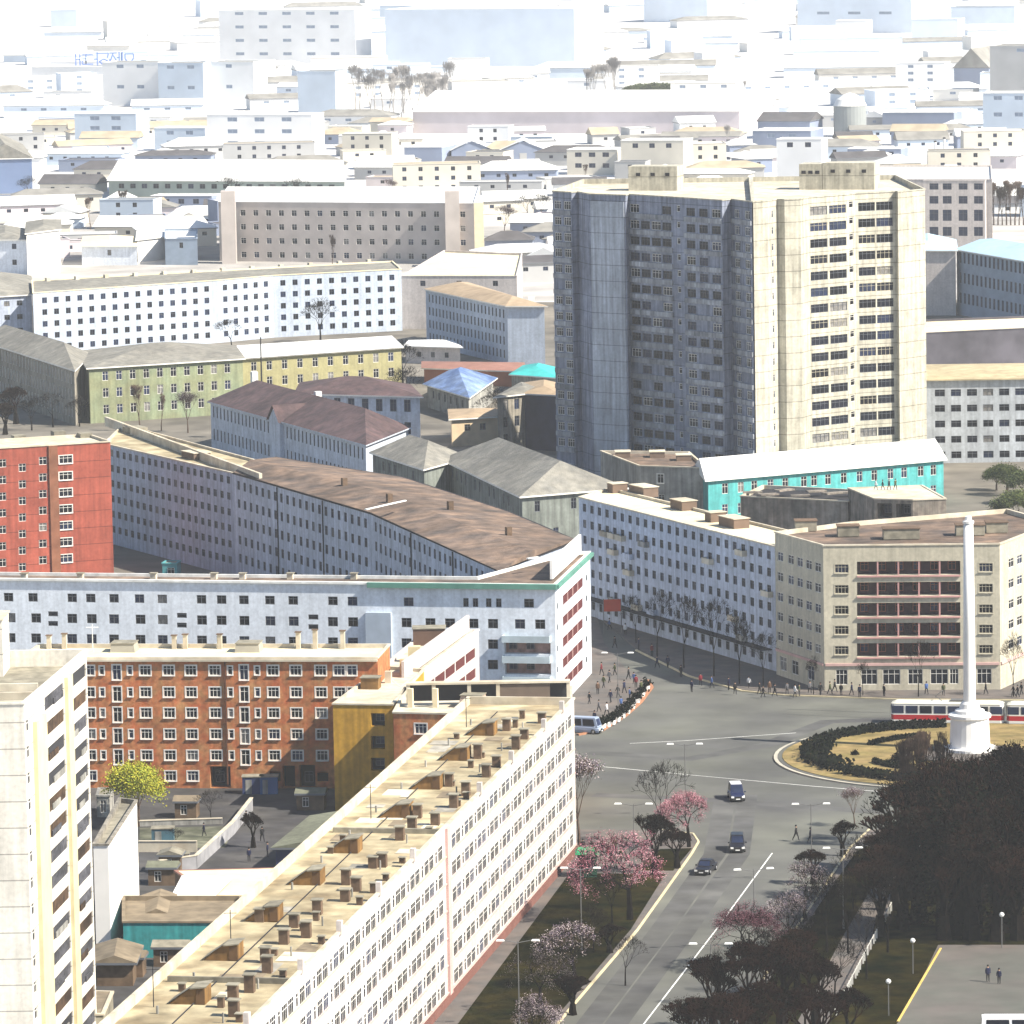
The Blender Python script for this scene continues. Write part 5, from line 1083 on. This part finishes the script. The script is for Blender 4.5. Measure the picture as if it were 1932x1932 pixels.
# ------------------------------------------------------------ cars
def car(px, py, ang, paint, label, kind='suv', name='parked_car', L_=4.4, W=1.8, H_=1.75):
    p = P(px, py, .0); r = empty(name, (p.x, p.y, .03), label, 'car' if kind != 'van' else 'van', rz=ang); M_ = MB()
    hb = .95 if kind != 'sedan' else .85; f = -L_/2
    # profile stations along -y (front at -y): (y, z_low, z_body, half width)
    st = [(f, .35, hb * .72, W * .42), (f + .12, .25, hb * .88, W * .47), (f + .5, .22, hb * .95, W * .5), (f + L_ * .3, .22, hb * 1.02, W * .5), (L_/2 - .5, .22, hb * 1.05, W * .5), (L_/2 - .1, .25, hb * .98, W * .48), (L_/2, .35, hb * .85, W * .43)]
    rings = []
    for y, z0, z1, hw in st: rings.append([(-hw * .92, y, z0), (-hw, y, (z0 + z1) * .45), (-hw * .97, y, z1 - .08), (-hw * .82, y, z1), (hw * .82, y, z1), (hw * .97, y, z1 - .08), (hw, y, (z0 + z1) * .45), (hw * .92, y, z0)])
    for A_, B_ in zip(rings, rings[1:]):
        for i in range(8): j = (i + 1) % 8; M_.quad(A_[i], A_[j], B_[j], B_[i])
    M_.quad(*rings[0][::-1]); M_.quad(*rings[-1]); M_.build('body', paint, r, off=(0, 0, 0), smooth=False)
    c0, c1 = (f + L_ * .27, L_/2 - .15) if kind == 'suv' else ((f + L_ * .28, L_/2 - .75) if kind == 'sedan' else (f + .25, L_/2 - .05))
    zt = H_; zb = hb * 1.0; hw0, hw1 = W * .45, W * .38; s0, s1 = (.55, .25) if kind == 'suv' else ((.7, .6) if kind == 'sedan' else (.35, .1))
    cab = MB(); lo = [(-hw0, c0), (hw0, c0), (hw0, c1), (-hw0, c1)]; hi = [(-hw1, c0 + s0), (hw1, c0 + s0), (hw1, c1 - s1), (-hw1, c1 - s1)]
    for i in range(4): j = (i + 1) % 4; cab.quad((*lo[i], zb), (*lo[j], zb), (*hi[j], zt), (*hi[i], zt))
    cab.quad(*[(*h_, zt) for h_ in hi]); cab.build('cabin', paint, r, off=(0, 0, 0))
    MB().box((0, (c0 + s0 + c1 - s1)/2, zt + .025), (hw1 * 1.9, (c1 - s1 - c0 - s0) * .92, .05)).build('roof_panel', paint, r, off=(0, 0, 0))
    def lerp(a, b_, t): return tuple(x + (y - x) * t for x, y in zip(a, b_))
    def pane(i, name, t0=.12, t1=.88, u0=.08, u1=.92):
        j = (i + 1) % 4; A_, B_, C_, D_ = (*lo[i], zb), (*lo[j], zb), (*hi[j], zt), (*hi[i], zt)
        q = lambda u, t: Vector(lerp(lerp(A_, B_, u), lerp(D_, C_, u), t)); n = (Vector(B_) - Vector(A_)).cross(Vector(D_) - Vector(A_)).normalized() * .02
        MB().quad(q(u0, t0) + n, q(u1, t0) + n, q(u1, t1) + n, q(u0, t1) + n).build(name, glass[0] if i != 0 else glass[1], r, off=(0, 0, 0))
    pane(0, 'windscreen'); pane(1, 'side_window', u1=.48); pane(1, 'side_window', u0=.53); pane(3, 'side_window', u1=.48); pane(3, 'side_window', u0=.53); pane(2, 'rear_window')
    for s_ in (-1, 1):
        MB().box((s_ * W * .36, f + .04, hb * .66), (.34, .14, .2)).build('headlight', lampw, r, off=(0, 0, 0)); MB().box((s_ * W * .38, L_/2 - .03, hb * .75), (.25, .1, .2)).build('tail_light', M('tail_red', (.4, .02, .02), .4), r, off=(0, 0, 0))
        MB().box((s_ * (W * .5 + .1), c0 + .35, zb + .08), (.2, .12, .16)).build('wing_mirror', paint, r, off=(0, 0, 0))
        for y in (f + .85, L_/2 - .85):
            wh = MB().tube((s_ * (W/2 - .2), y, .33), (s_ * (W/2 + .02), y, .33), .33, .33, 16).build('wheel', tyre, r, off=(0, 0, 0)); MB().tube((s_ * (W/2), y, .33), (s_ * (W/2 + .035), y, .33), .19, .17, 10).build('rim', M('rim_grey', (.4, .4, .42), .4, metal=.6), wh, off=(0, 0, 0))
    MB().box((0, f - .02, .38), (W * .86, .16, .22)).build('front_bumper', M('bumper_dark', (.02, .02, .022), .7), r, off=(0, 0, 0)); MB().box((0, f + .03, .60), (W * .42, .1, .18)).build('grille', M('bumper_dark', (0, 0, 0)), r, off=(0, 0, 0))
    MB().box((0, f - .11, .40), (.5, .02, .12)).build('number_plate', lampw, r, off=(0, 0, 0))
    return r
navy = M('paint_navy', (.012, .018, .06), .3, .02, spec=.5); navy2 = M('paint_black', (.010, .010, .016), .3, .02, spec=.5); silver = M('paint_silver', (.55, .56, .58), .3, .02, spec=.5, metal=.3)
car(1389, 1508, .06, navy, 'dark blue off-road car with a light roof, farthest of the three on the road', 'suv', 'car', 4.5, 1.8, 1.9)
car(1391, 1604, -.02, navy2, 'black off-road car driving towards the camera between the other two', 'suv', 'car', 4.3, 1.8, 1.8)
car(1332, 1646, -.28, navy2, 'dark saloon car angled near the left kerb, nearest of the three', 'sedan', 'car', 4.5, 1.75, 1.4)
for o in bpy.data.objects:
    if o.parent and o.parent.get('label', '').startswith('dark blue off-road') and o.name.startswith('roof_panel'): o.data.materials[0] = M('paint_white', (.8, .8, .8), .35, .02)
car(1104, 1383, 1.2, M('paint_paleblue', (.28, .34, .46), .4, .03), 'pale blue van parked at the corner kerb beside the white block', 'van', 'van', 4.6, 1.85, 2.1)
car(1910, 1965, 1.5, M('paint_white', (0, 0, 0)), 'white minibus on the grey plaza at the bottom right corner', 'van', 'van', 6.2, 2.1, 2.5)

# ------------------------------------------------------------ people
skin = M('skin', (.42, .26, .18), .7, .05); hair = M('hair', (.012, .01, .01), .8)
COATS = [('black', (.01, .01, .012)), ('navy', (.012, .016, .05)), ('grey', (.10, .10, .11)), ('maroon', (.16, .015, .025)), ('brown', (.09, .05, .03)), ('white', (.65, .65, .65)), ('olive', (.06, .07, .03)), ('blue', (.05, .10, .25))]
def person_mesh(pose):
    st = {'stand': 0.0, 'walk': .20, 'stride': .27}[pose]
    V = [(0, 0, .95), (0, 0, 1.18), (0, 0, 1.40), (0, -.01, 1.50), (0, -.02, 1.60), (0, -.02, 1.70)]
    Rr = [.15, .14, .15, .055, .095, .085]; E = [(0, 1), (1, 2), (2, 3), (3, 4), (4, 5)]
    def chain(root, pts, rad):
        k = root
        for p_, r_ in zip(pts, rad): V.append(p_); Rr.append(r_); E.append((k, len(V) - 1)); k = len(V) - 1
    for s_ in (-1, 1):
        f_ = st * s_
        chain(0, [(s_ * .10, -f_ * .1, .86), (s_ * .11, -f_ * .75 - .03 * abs(st), .48), (s_ * .11, -f_ * 1.0 + (.12 if f_ < 0 else 0), .09), (s_ * .12, -f_ * 1.0 - .13 + (.12 if f_ < 0 else 0), .05)], [.105, .075, .052, .045])
        chain(2, [(s_ * .20, 0, 1.38), (s_ * .25, f_ * .4, 1.12), (s_ * .24, f_ * .8 - .06, .90), (s_ * .24, f_ * .9 - .08, .82)], [.07, .052, .04, .038])
    me = bpy.data.meshes.new('body'); me.from_pydata(V, E, []); o = bpy.data.objects.new('body', me); scn.collection.objects.link(o)
    sk = o.modifiers.new('s', 'SKIN')
    for i, r_ in enumerate(Rr): me.skin_vertices[0].data[i].radius = (r_ * (1.25 if i in (1, 2) else 1), r_)
    me.skin_vertices[0].data[0].use_root = True
    o.modifiers.new('d', 'SUBSURF').levels = 1
    dg = bpy.context.evaluated_depsgraph_get(); m2 = bpy.data.meshes.new_from_object(o.evaluated_get(dg)); bpy.data.objects.remove(o)
    return m2
PM = {}
def person(px, py, ci, pose, label, group, rz=0.0, h=1.0, z=0.14):
    if pose not in PM: PM[pose] = person_mesh(pose)
    k = (pose, ci)
    if k not in PM:
        m2 = PM[pose].copy(); m2.materials.clear()
        for m_ in (M('trouser', (.015, .015, .02), .9), M('coat_' + COATS[ci][0], COATS[ci][1], .9, .1), skin, hair): m2.materials.append(m_)
        for f_ in m2.polygons:
            c_ = f_.center; f_.use_smooth = True
            f_.material_index = 0 if c_.z < .80 and abs(c_.x) < .2 else (2 if (c_.z > 1.50 or (c_.z < .86 and abs(c_.x) > .19)) else 1)
        hm_ = MB().lathe([(.105, 1.62), (.115, 1.68), (.10, 1.76), (.05, 1.80), (.01, 1.81)], 10).mesh('hair', [hair]); hm_.transform(Matrix.Translation((0, .005, 0)))
        PM[k] = (m2, hm_)
    r = empty('person', P(px, py, 0) + Vector((0, 0, z)), label, 'person', group, rz); r.scale = (h, h, h)
    for n_, me in zip(('body', 'hair'), PM[k]):
        o = bpy.data.objects.new(n_, me); scn.collection.objects.link(o); o.parent = r
    return r
person(1502, 1588, 0, 'stride', 'person in a black coat striding across the right pavement', None, 1.2, 1.05); person(1529, 1592, 1, 'walk', 'person in navy walking just behind the striding person on the right', None, 1.4, 1.02)
person(1864, 1856, 1, 'stand', 'left of the two people standing on the grey plaza, navy coat', None, .2, 1.0, .2); person(1885, 1860, 1, 'stand', 'right and smaller of the two people standing on the grey plaza', None, -.3, .93, .2)
spots = [(1128, 1312), (1139, 1300), (1152, 1328), (1166, 1318), (1178, 1310), (1188, 1322), (1150, 1290), (1130, 1345), (1145, 1352), (1112, 1330), (1200, 1300), (1172, 1340), (1160, 1276), (1186, 1284), (1122, 1368), (1196, 1292), (1135, 1275), (1210, 1310)]
def plabel(ci, pose, where): return 'person in %s %s %s' % (COATS[ci][0], {'stand': 'standing', 'walk': 'walking', 'stride': 'hurrying'}[pose], where)
cnt = {}
def crowd(sp, places, group, rng=R):
    for i, (x, y) in enumerate(sp):
        ci = rng.choice((0, 0, 0, 1, 1, 2, 3, 4, 5, 6, 7)); pose = rng.choice(('stand', 'walk', 'walk', 'stride')); wh_ = places[min(len(places) - 1, i * len(places) // len(sp))]
        person(x, y, ci, pose, plabel(ci, pose, wh_), group, rng.uniform(0, 6.28), rng.uniform(.93, 1.06))
crowd(spots, ['on the corner pavement by the white block', 'on the corner pavement near the kerb planters'], 'people on the corner pavement')
crowd([(1305, 1308), (1387, 1312), (1433, 1312), (1440, 1318), (1452, 1310), (1462, 1316), (1485, 1312), (1500, 1318), (1508, 1315), (1413, 1300), (1343, 1300), (1322, 1296), (1375, 1304)], ['at the far kerb of the junction', 'waiting before the cream block left wing'], 'people at the far kerb')
crowd([(1528, 1310), (1548, 1314), (1566, 1312), (1575, 1308), (1587, 1314), (1607, 1314), (1622, 1318), (1668, 1316), (1748, 1312), (1780, 1314), (1860, 1312), (1912, 1316), (1920, 1318), (1927, 1313)], ['before the cream block window column', 'before the cream block shopfronts', 'under the column by the cream block'], 'people before the cream block')
crowd([(1100, 1612), (1118, 1622), (1136, 1618), (1147, 1625), (1120, 1650), (1160, 1612), (1155, 1642), (1172, 1630)], ['near the green kiosk behind the pink blossom'], 'people by the green kiosk')
crowd([(1180, 1200), (1205, 1228), (1230, 1240), (1260, 1262), (1150, 1190), (1160, 1225), (1240, 1262), (1285, 1280)], ['in the shaded street mouth', 'under the street trees by the blue-grey block'], 'people in the shaded street')
crowd([(465, 1560), (495, 1590), (505, 1620), (470, 1628), (385, 1580)], ['in the shaded courtyard'], 'people in the courtyard')
crowd([(1655, 935), (1668, 933), (1680, 934), (1692, 932)], ['on the flat roof of the concrete frame'], 'people on the roof')
for o in bpy.data.objects:
    if o.get('group') == 'people on the roof': 
        x, y = pix(o.location); q0 = P(x, 928, 11); o.location = (q0.x, q0.y + 3, 10.95)

# planters along the corner kerb
for i in range(11):
    t = i / 10; x = 1128 + 92 * t; y = 1378 - 12 * t - 62 * t * t; p = P(x, y); r = empty('planter', (p.x, p.y, .14), 'round dark shrub in a white tub along the red corner kerb', 'planter', 'planters along the corner kerb')
    MB().lathe([(.38, .14), (.5, .7), (.5, .75)], 10, (p.x, p.y)).build('tub', lampw, r)
    q = random.Random(i); pts = [Vector((p.x + q.gauss(0, .3), p.y + q.gauss(0, .3), 1.15 + q.gauss(0, .28))) for _ in range(40)]; leaves(pts, q, 4, .1, .12, 2).build('shrub', greens[:2], r)
# green kiosk
p = P(1108, 1655); r = empty('kiosk', (p.x, p.y, .14), 'kiosk with a bright green canopy at the far corner of the long white block', 'kiosk')
mb = MB().box((p.x, p.y, 1.5), (2.2, 2.0, 2.7)); mb.build('body', M('kiosk_dark', (.01, .05, .03), .8), r)
MB().box((p.x, p.y - .1, 3.1), (2.7, 2.6, .5), top=.75).build('canopy', M('canopy_green', (.01, .30, .12), .6), r); MB().box((p.x, p.y - 1.03, 1.7), (1.6, .05, .9)).build('window', glass[0], r)
# red banner on poles
p = P(1156, 1195); r = empty('banner', (p.x, p.y, 0), 'red banner on two poles at the far street mouth', 'banner')
for s_ in (-1.3, 1.3): MB().tube((p.x + s_, p.y, 0), (p.x + s_, p.y, 5.2), .07, .07).build('pole', pole_m, r)
MB().box((p.x, p.y, 4.2), (2.5, .08, 1.8)).build('cloth', M('banner_red', (.45, .06, .03), .8), r)

# ------------------------------------------------------------ far and middle distance
tankp = P(1604, 257); r = empty('storage_tank', (tankp.x, tankp.y, 0), 'round grey storage tank with a domed white top among far roofs', 'tank')
rt_ = 31 / scale_at(tankp); MB().lathe([(rt_, 0), (rt_, 12)], 28, (tankp.x, tankp.y)).build('shell', M('tank_grey', (.28, .30, .30), .7, .1, .1), r)
MB().lathe([(rt_ + .2, 12), (rt_ * .8, 14.5), (rt_ * .4, 16.3), (.1, 17)], 28, (tankp.x, tankp.y)).build('dome', whiteroof, r)
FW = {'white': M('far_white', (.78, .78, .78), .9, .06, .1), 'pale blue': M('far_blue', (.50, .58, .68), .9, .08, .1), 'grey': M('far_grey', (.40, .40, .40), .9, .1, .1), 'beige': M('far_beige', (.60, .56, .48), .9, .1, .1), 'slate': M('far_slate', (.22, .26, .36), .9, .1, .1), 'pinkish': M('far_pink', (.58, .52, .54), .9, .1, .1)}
FR = {'white': whiteroof, 'grey': M('far_roof_grey', (.24, .23, .21), .95, .2, .2), 'tan': M('far_roof_tan', (.42, .35, .25), .95, .15, .2), 'dark': M('far_roof_dark', (.09, .085, .09), .95, .2, .2)}
def far(label, x0, x1, yb, h, dep, wc, rc, rows=0, sp=4, roof='flat', ww=1.6, rise=2, name='building', group=None, gi=1, skew=0.0):
    a, c_ = P(x0, yb), P(x1, yb + skew); b = Bld(name, label, 'building', rect(a, c_, dep), h, FW[wc], group=group)
    L = b.frame(0)[2]
    for rr in range(rows):
        v = h - 1.9 - (h - 1.4) / max(1, rows) * rr
        for u in even(L, sp): b.win(0, u, v, ww, min(1.6, (h / max(1, rows)) * .5), style='small', nm=1, fmat=gy_frame if yb > 300 else M('hazed_frame', (.45, .5, .58), .8), gi=gi if yb > 300 else 4)  # far frames and panes are paled in colour for haze
    b.finish(roof=roof, rmat=FR[rc], rise=rise, parapet=.3, pmat=FR['white'] if rc == 'white' else None); return b
far('pale blue far block with three rows of six windows, upper left', 142, 258, 276, 13, 14, 'pale blue', 'white', 3, 9, ww=4, gi=1)
far('small blue-shaded far block with a curved white roof edge, upper left', 292, 388, 285, 9, 14, 'pale blue', 'white', 2, 8, ww=3)
far('long white far block with two rows of faint windows, upper left', 392, 590, 290, 15, 14, 'white', 'white', 3, 11, ww=4)
far('long hazy block of pale brick with tall window bays, upper left', 195, 300, 200, 20, 16, 'white', 'grey', 2, 10, ww=3.5)
far('hazy pale blue wing joined to the pale brick block, upper left', 300, 385, 202, 20, 16, 'pale blue', 'grey', 2, 10, ww=3.5)
far('hazy white wing with two small windows, upper left', 387, 480, 200, 20, 16, 'white', 'grey', 2, 12, ww=3)
far('square slate-blue hazy block with a pink roof edge, upper middle', 563, 634, 222, 20, 14, 'pale blue', 'grey', 0)
FW['pale'] = M('far_haze_pale', (.74, .71, .66), .9, .05, .1)  # this wall colour and the next have far haze put in
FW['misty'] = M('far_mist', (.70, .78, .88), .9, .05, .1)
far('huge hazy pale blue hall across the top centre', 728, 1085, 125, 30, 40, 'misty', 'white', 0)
far('hazy white apartment slab with four dotted window rows, top', 415, 672, 125, 30, 20, 'white', 'white', 4, 14, ww=5, gi=1)
far('wide white hall roof above the three gabled sheds', 780, 1395, 252, 9, 60, 'pinkish', 'white', 0, roof='gable', rise=7, name='hall')
far('gabled slate shed, left one of the three in a row', 763, 834, 308, 6, 26, 'slate', 'white', 0, roof='flat', name='shed'); 
for i, x in enumerate((763, 852, 943)):
    pass
for i, (x0, x1) in enumerate(((763, 834), (852, 930), (943, 1032))):
    a, c_ = P(x0, 306 - i * 0, 0), P(x1, 306, 0); W_ = (c_ - a).length
    r = empty('shed', ((a + c_) / 2), ['left of three gable-fronted slate sheds in a row', 'middle of three gable-fronted slate sheds in a row', 'right of three gable-fronted slate sheds in a row'][i], 'shed', 'three gabled sheds') if i else None
    if r is None:
        continue
    mb = MB(); m_ = (a + c_) / 2; h_, t_ = 4.2, 7.6
    mb.quad((a.x, a.y, 0), (c_.x, a.y, 0), (c_.x, a.y, h_), (m_.x, a.y, t_), (a.x, a.y, h_)); mb.quad((c_.x, a.y, 0), (c_.x, a.y + 22, 0), (c_.x, a.y + 22, h_), (c_.x, a.y, h_)); mb.quad((a.x, a.y + 22, 0), (a.x, a.y, 0), (a.x, a.y, h_), (a.x, a.y + 22, h_))
    mb.build('wall', FW['slate'], r)
    rb = MB().quad((a.x - .5, a.y - .5, h_), (m_.x, a.y - .5, t_ + .3), (m_.x, a.y + 22, t_ + .3), (a.x - .5, a.y + 22, h_)).quad((m_.x, a.y - .5, t_ + .3), (c_.x + .5, a.y - .5, h_), (c_.x + .5, a.y + 22, h_), (m_.x, a.y + 22, t_ + .3)); rb.build('roof', FR['white'], r)
    MB().box((m_.x, a.y - .05, 1.6), (2.6, .1, 3.2)).build('door', FW['grey'], r)
far('pale green far block with two rows of four windows right of the gabled sheds', 1070, 1165, 330, 9, 14, 'beige', 'white', 2, 5, ww=2.4)
far('beige far block with small windows just above the left tower roof', 1172, 1290, 335, 13, 14, 'beige', 'white', 1, 6, ww=2)
far('grey cubic far block with two pink windows, upper right edge', 1868, 1990, 190, 24, 20, 'grey', 'grey', 1, 18, ww=5, name='office_block')
far('dark gabled far hall left of the grey cubic block', 1800, 1866, 160, 8, 30, 'slate', 'grey', 0, roof='gable', rise=9)
far('white-blue far block with nine square windows, right edge', 1855, 1990, 276, 20, 16, 'pale blue', 'white', 3, 8, ww=3.2)
far('slate far sheds clutter with pale curved roofs, right of centre', 1420, 1530, 292, 9, 20, 'slate', 'white', 1, 8, ww=3)
far('second slate far shed with a dark roof, right of centre', 1430, 1528, 262, 7, 20, 'slate', 'dark', 0, roof='gable', rise=3)
far('long low slate far shed left of the nine-window block', 1665, 1800, 250, 8, 14, 'slate', 'white', 0)
far('low dark far shed with small skylights above the right tower', 1600, 1700, 312, 6, 12, 'slate', 'white', 1, 6, ww=2)
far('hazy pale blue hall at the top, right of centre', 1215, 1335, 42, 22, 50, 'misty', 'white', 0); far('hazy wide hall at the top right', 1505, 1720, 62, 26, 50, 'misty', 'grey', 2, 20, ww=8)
far('white stair house block standing just behind the right tower', 1466, 1551, 372, 19, 10, 'white', 'white', 1, 6, ww=2)
far('light grey low yard building below the pale hall, upper left', 285, 400, 398, 5, 10, 'slate', 'white', 1, 5, ww=2)
# rooftop letters on a far block, upper left
sgn = far('far white block carrying large blue rooftop letters, upper left', 60, 215, 160, 9, 14, 'white', 'white', 0)
G = {0: ['|3', 'h0'], }
pA_ = P(85, 133, 12.5); sc_ = scale_at(pA_); blue_s = M('sign_blue', (.12, .20, .48), .7)
def glyph(px, strokes, lab):
    for x0, y0, x1, y1 in strokes: pass
    mb = MB(); y_ = sgn.pts[0].y - .4; X0 = P(px, 150, 9).x
    for x0, z0, x1, z1 in strokes:
        mb.tube((X0 + x0 * 6, y_, 9.2 + z0 * 6), (X0 + x1 * 6, y_, 9.2 + z1 * 6), .42, .42, 4)
    mb.build('letter', blue_s, sgn.root)
gl_ = [(93, [(.1, .0, .1, 1), (.45, 0, .45, 1), (.1, .5, .45, .5), (.6, .9, 1, .9), (.6, .55, 1, .55), (.65, .1, .95, .1), (.65, .1, .65, .4), (.95, .1, .95, .4)]), (115, [(0, .9, .6, .9), (0, .9, 0, .1), (0, .1, .6, .1), (.95, 0, .95, 1.1), (.65, .5, .95, .5)]), (138, [(0, 1, .9, 1), (.9, 1, .8, .6), (.1, .3, .5, .5), (.5, .5, .9, .3), (.9, .3, .5, 0), (.5, 0, .1, .3), (1, 0, 1, .5)]), (161, [(0, 1, .6, 1), (.3, 1, .05, .3), (.3, .8, .6, .3), (.8, 0, .8, 1.1), (1.05, 0, 1.05, 1.1), (.6, .6, .8, .6)]), (184, [(0, 0, 0, 1), (.3, .5, .65, .1), (.65, .1, 1, .5), (1, .5, 1, .9), (.3, .5, .3, .9), (.3, .9, 1, .9)])]
for px, st_ in gl_: glyph(px, st_, '')

# generic low quarters filling the haze
def near_built(x, y, rad):
    for pts in BUILT:
        x0 = min(p[0] for p in pts) - rad; x1 = max(p[0] for p in pts) + rad; y0 = min(p[1] for p in pts) - rad; y1 = max(p[1] for p in pts) + rad
        if x0 < x < x1 and y0 < y < y1: return True
    return False
q = random.Random(11); LN = {}; FWH = M('hazed_frame', (.45, .5, .58), .8)
zones = [((-20, 420), (395, 500), 26, 'left middle distance'), ((900, 1045), (400, 540), 16, 'beside the tall towers'), ((-20, 700), (245, 375), 46, 'upper left quarter'), ((640, 1300), (255, 372), 40, 'upper centre quarter'), ((1290, 1940), (215, 420), 60, 'upper right quarter'), ((-20, 1950), (110, 240), 90, 'far hazy quarter'), ((-20, 1950), (5, 110), 60, 'farthest hazy quarter')]
for (xr, yr, n_, zn) in zones:
    made = 0; tries = 0
    while made < n_ and tries < n_ * 30:
        tries += 1; px, py = q.uniform(*xr), q.uniform(*yr); p = P(px, py); s_ = scale_at(p)
        L_ = q.uniform(10, 34) * (1.0 if py > 240 else 1.7); D_ = q.uniform(8, 13) * (1 if py > 240 else 1.4)
        if near_built(p.x + L_/2, p.y + D_/2, max(L_, D_) * .55): continue
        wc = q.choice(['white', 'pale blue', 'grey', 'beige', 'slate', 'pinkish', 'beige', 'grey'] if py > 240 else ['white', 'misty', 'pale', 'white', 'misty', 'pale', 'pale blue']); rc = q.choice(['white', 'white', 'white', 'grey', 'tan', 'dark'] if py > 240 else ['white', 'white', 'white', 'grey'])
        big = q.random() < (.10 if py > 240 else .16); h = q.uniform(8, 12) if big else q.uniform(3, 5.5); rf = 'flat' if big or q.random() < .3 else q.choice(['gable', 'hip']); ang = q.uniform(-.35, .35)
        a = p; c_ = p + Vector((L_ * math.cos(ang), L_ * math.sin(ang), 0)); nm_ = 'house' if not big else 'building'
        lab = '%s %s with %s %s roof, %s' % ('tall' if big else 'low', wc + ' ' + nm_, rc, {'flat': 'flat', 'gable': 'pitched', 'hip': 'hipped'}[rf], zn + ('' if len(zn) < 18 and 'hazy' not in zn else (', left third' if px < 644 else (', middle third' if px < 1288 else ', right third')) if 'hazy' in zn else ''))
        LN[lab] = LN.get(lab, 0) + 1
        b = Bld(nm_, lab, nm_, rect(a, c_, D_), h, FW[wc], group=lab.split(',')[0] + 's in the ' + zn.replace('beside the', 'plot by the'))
        if py > 150:
            rows = int(h // 3.2) if big else 1; L = b.frame(0)[2]; sp = 4.2 if py > 240 else 7
            for rr in range(max(1, rows)):
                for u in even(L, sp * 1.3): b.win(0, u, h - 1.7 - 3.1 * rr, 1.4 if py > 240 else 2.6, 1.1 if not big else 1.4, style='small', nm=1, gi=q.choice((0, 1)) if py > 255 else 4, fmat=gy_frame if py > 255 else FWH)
        b.finish(roof=rf, rmat=FR[rc], rise=q.uniform(1.5, 3), parapet=.3); made += 1

# scattered hazy trees and works chimneys between the roofs
for i in range(46):
    y = q.choice((q.uniform(150, 380), q.uniform(380, 520), q.uniform(700, 830))); x = q.uniform(0, 1040) if y > 380 else q.uniform(0, 1930); p = P(x, y)
    if near_built(p.x, p.y, 1.5): continue
    zn = 'left of the towers' if y > 380 else ('upper left' if x < 640 else ('upper centre' if x < 1290 else 'upper right')); k = q.choice(('bare', 'poplar', 'brown', 'brown')) if y > 300 else 'palepoplar'
    o = tree(k, x, y, 0, '%s %s among the hazy roofs, %s' % ({'palepoplar': 'haze-pale', 'bare': 'black leafless', 'poplar': 'slim brown', 'brown': 'mauve-brown budding'}[k], 'tree', zn), 'hazy trees, ' + zn, h=q.uniform(7, 11), wide=1.2)
for i, (x, y, t_, lab) in enumerate([(254, 272, 232, 'thin dark chimney beside the pale blue three-row block, upper left'), (1765, 330, 268, 'white works chimney above the white multi-storey building, left one'), (1782, 330, 262, 'taller works chimney above the white multi-storey building'), (1900, 262, 190, 'thin pale mast by the right edge, far'), (1108, 205, 140, 'thin hazy mast above the wide white hall'), (495, 780, 640, 'thin dark pole in front of the yellow school')]):
    p = P(x, y); hh = (y - t_) / scale_at(p); r = empty('chimney_stack' if i in (0, 1, 2) else 'mast', p, lab, 'chimney' if i in (0, 1, 2) else 'mast')
    MB().tube((p.x, p.y, 0), (p.x, p.y, hh), .7 if i in (1, 2) else .22, .45 if i in (1, 2) else .12, 10).build('shaft', FW['white'] if i in (1, 2, 3) else dark, r); MB().tube((p.x, p.y, hh), (p.x, p.y, hh + .5), .55 if i in (1, 2) else .16, .5 if i in (1, 2) else .1, 10).build('cap', dark, r)
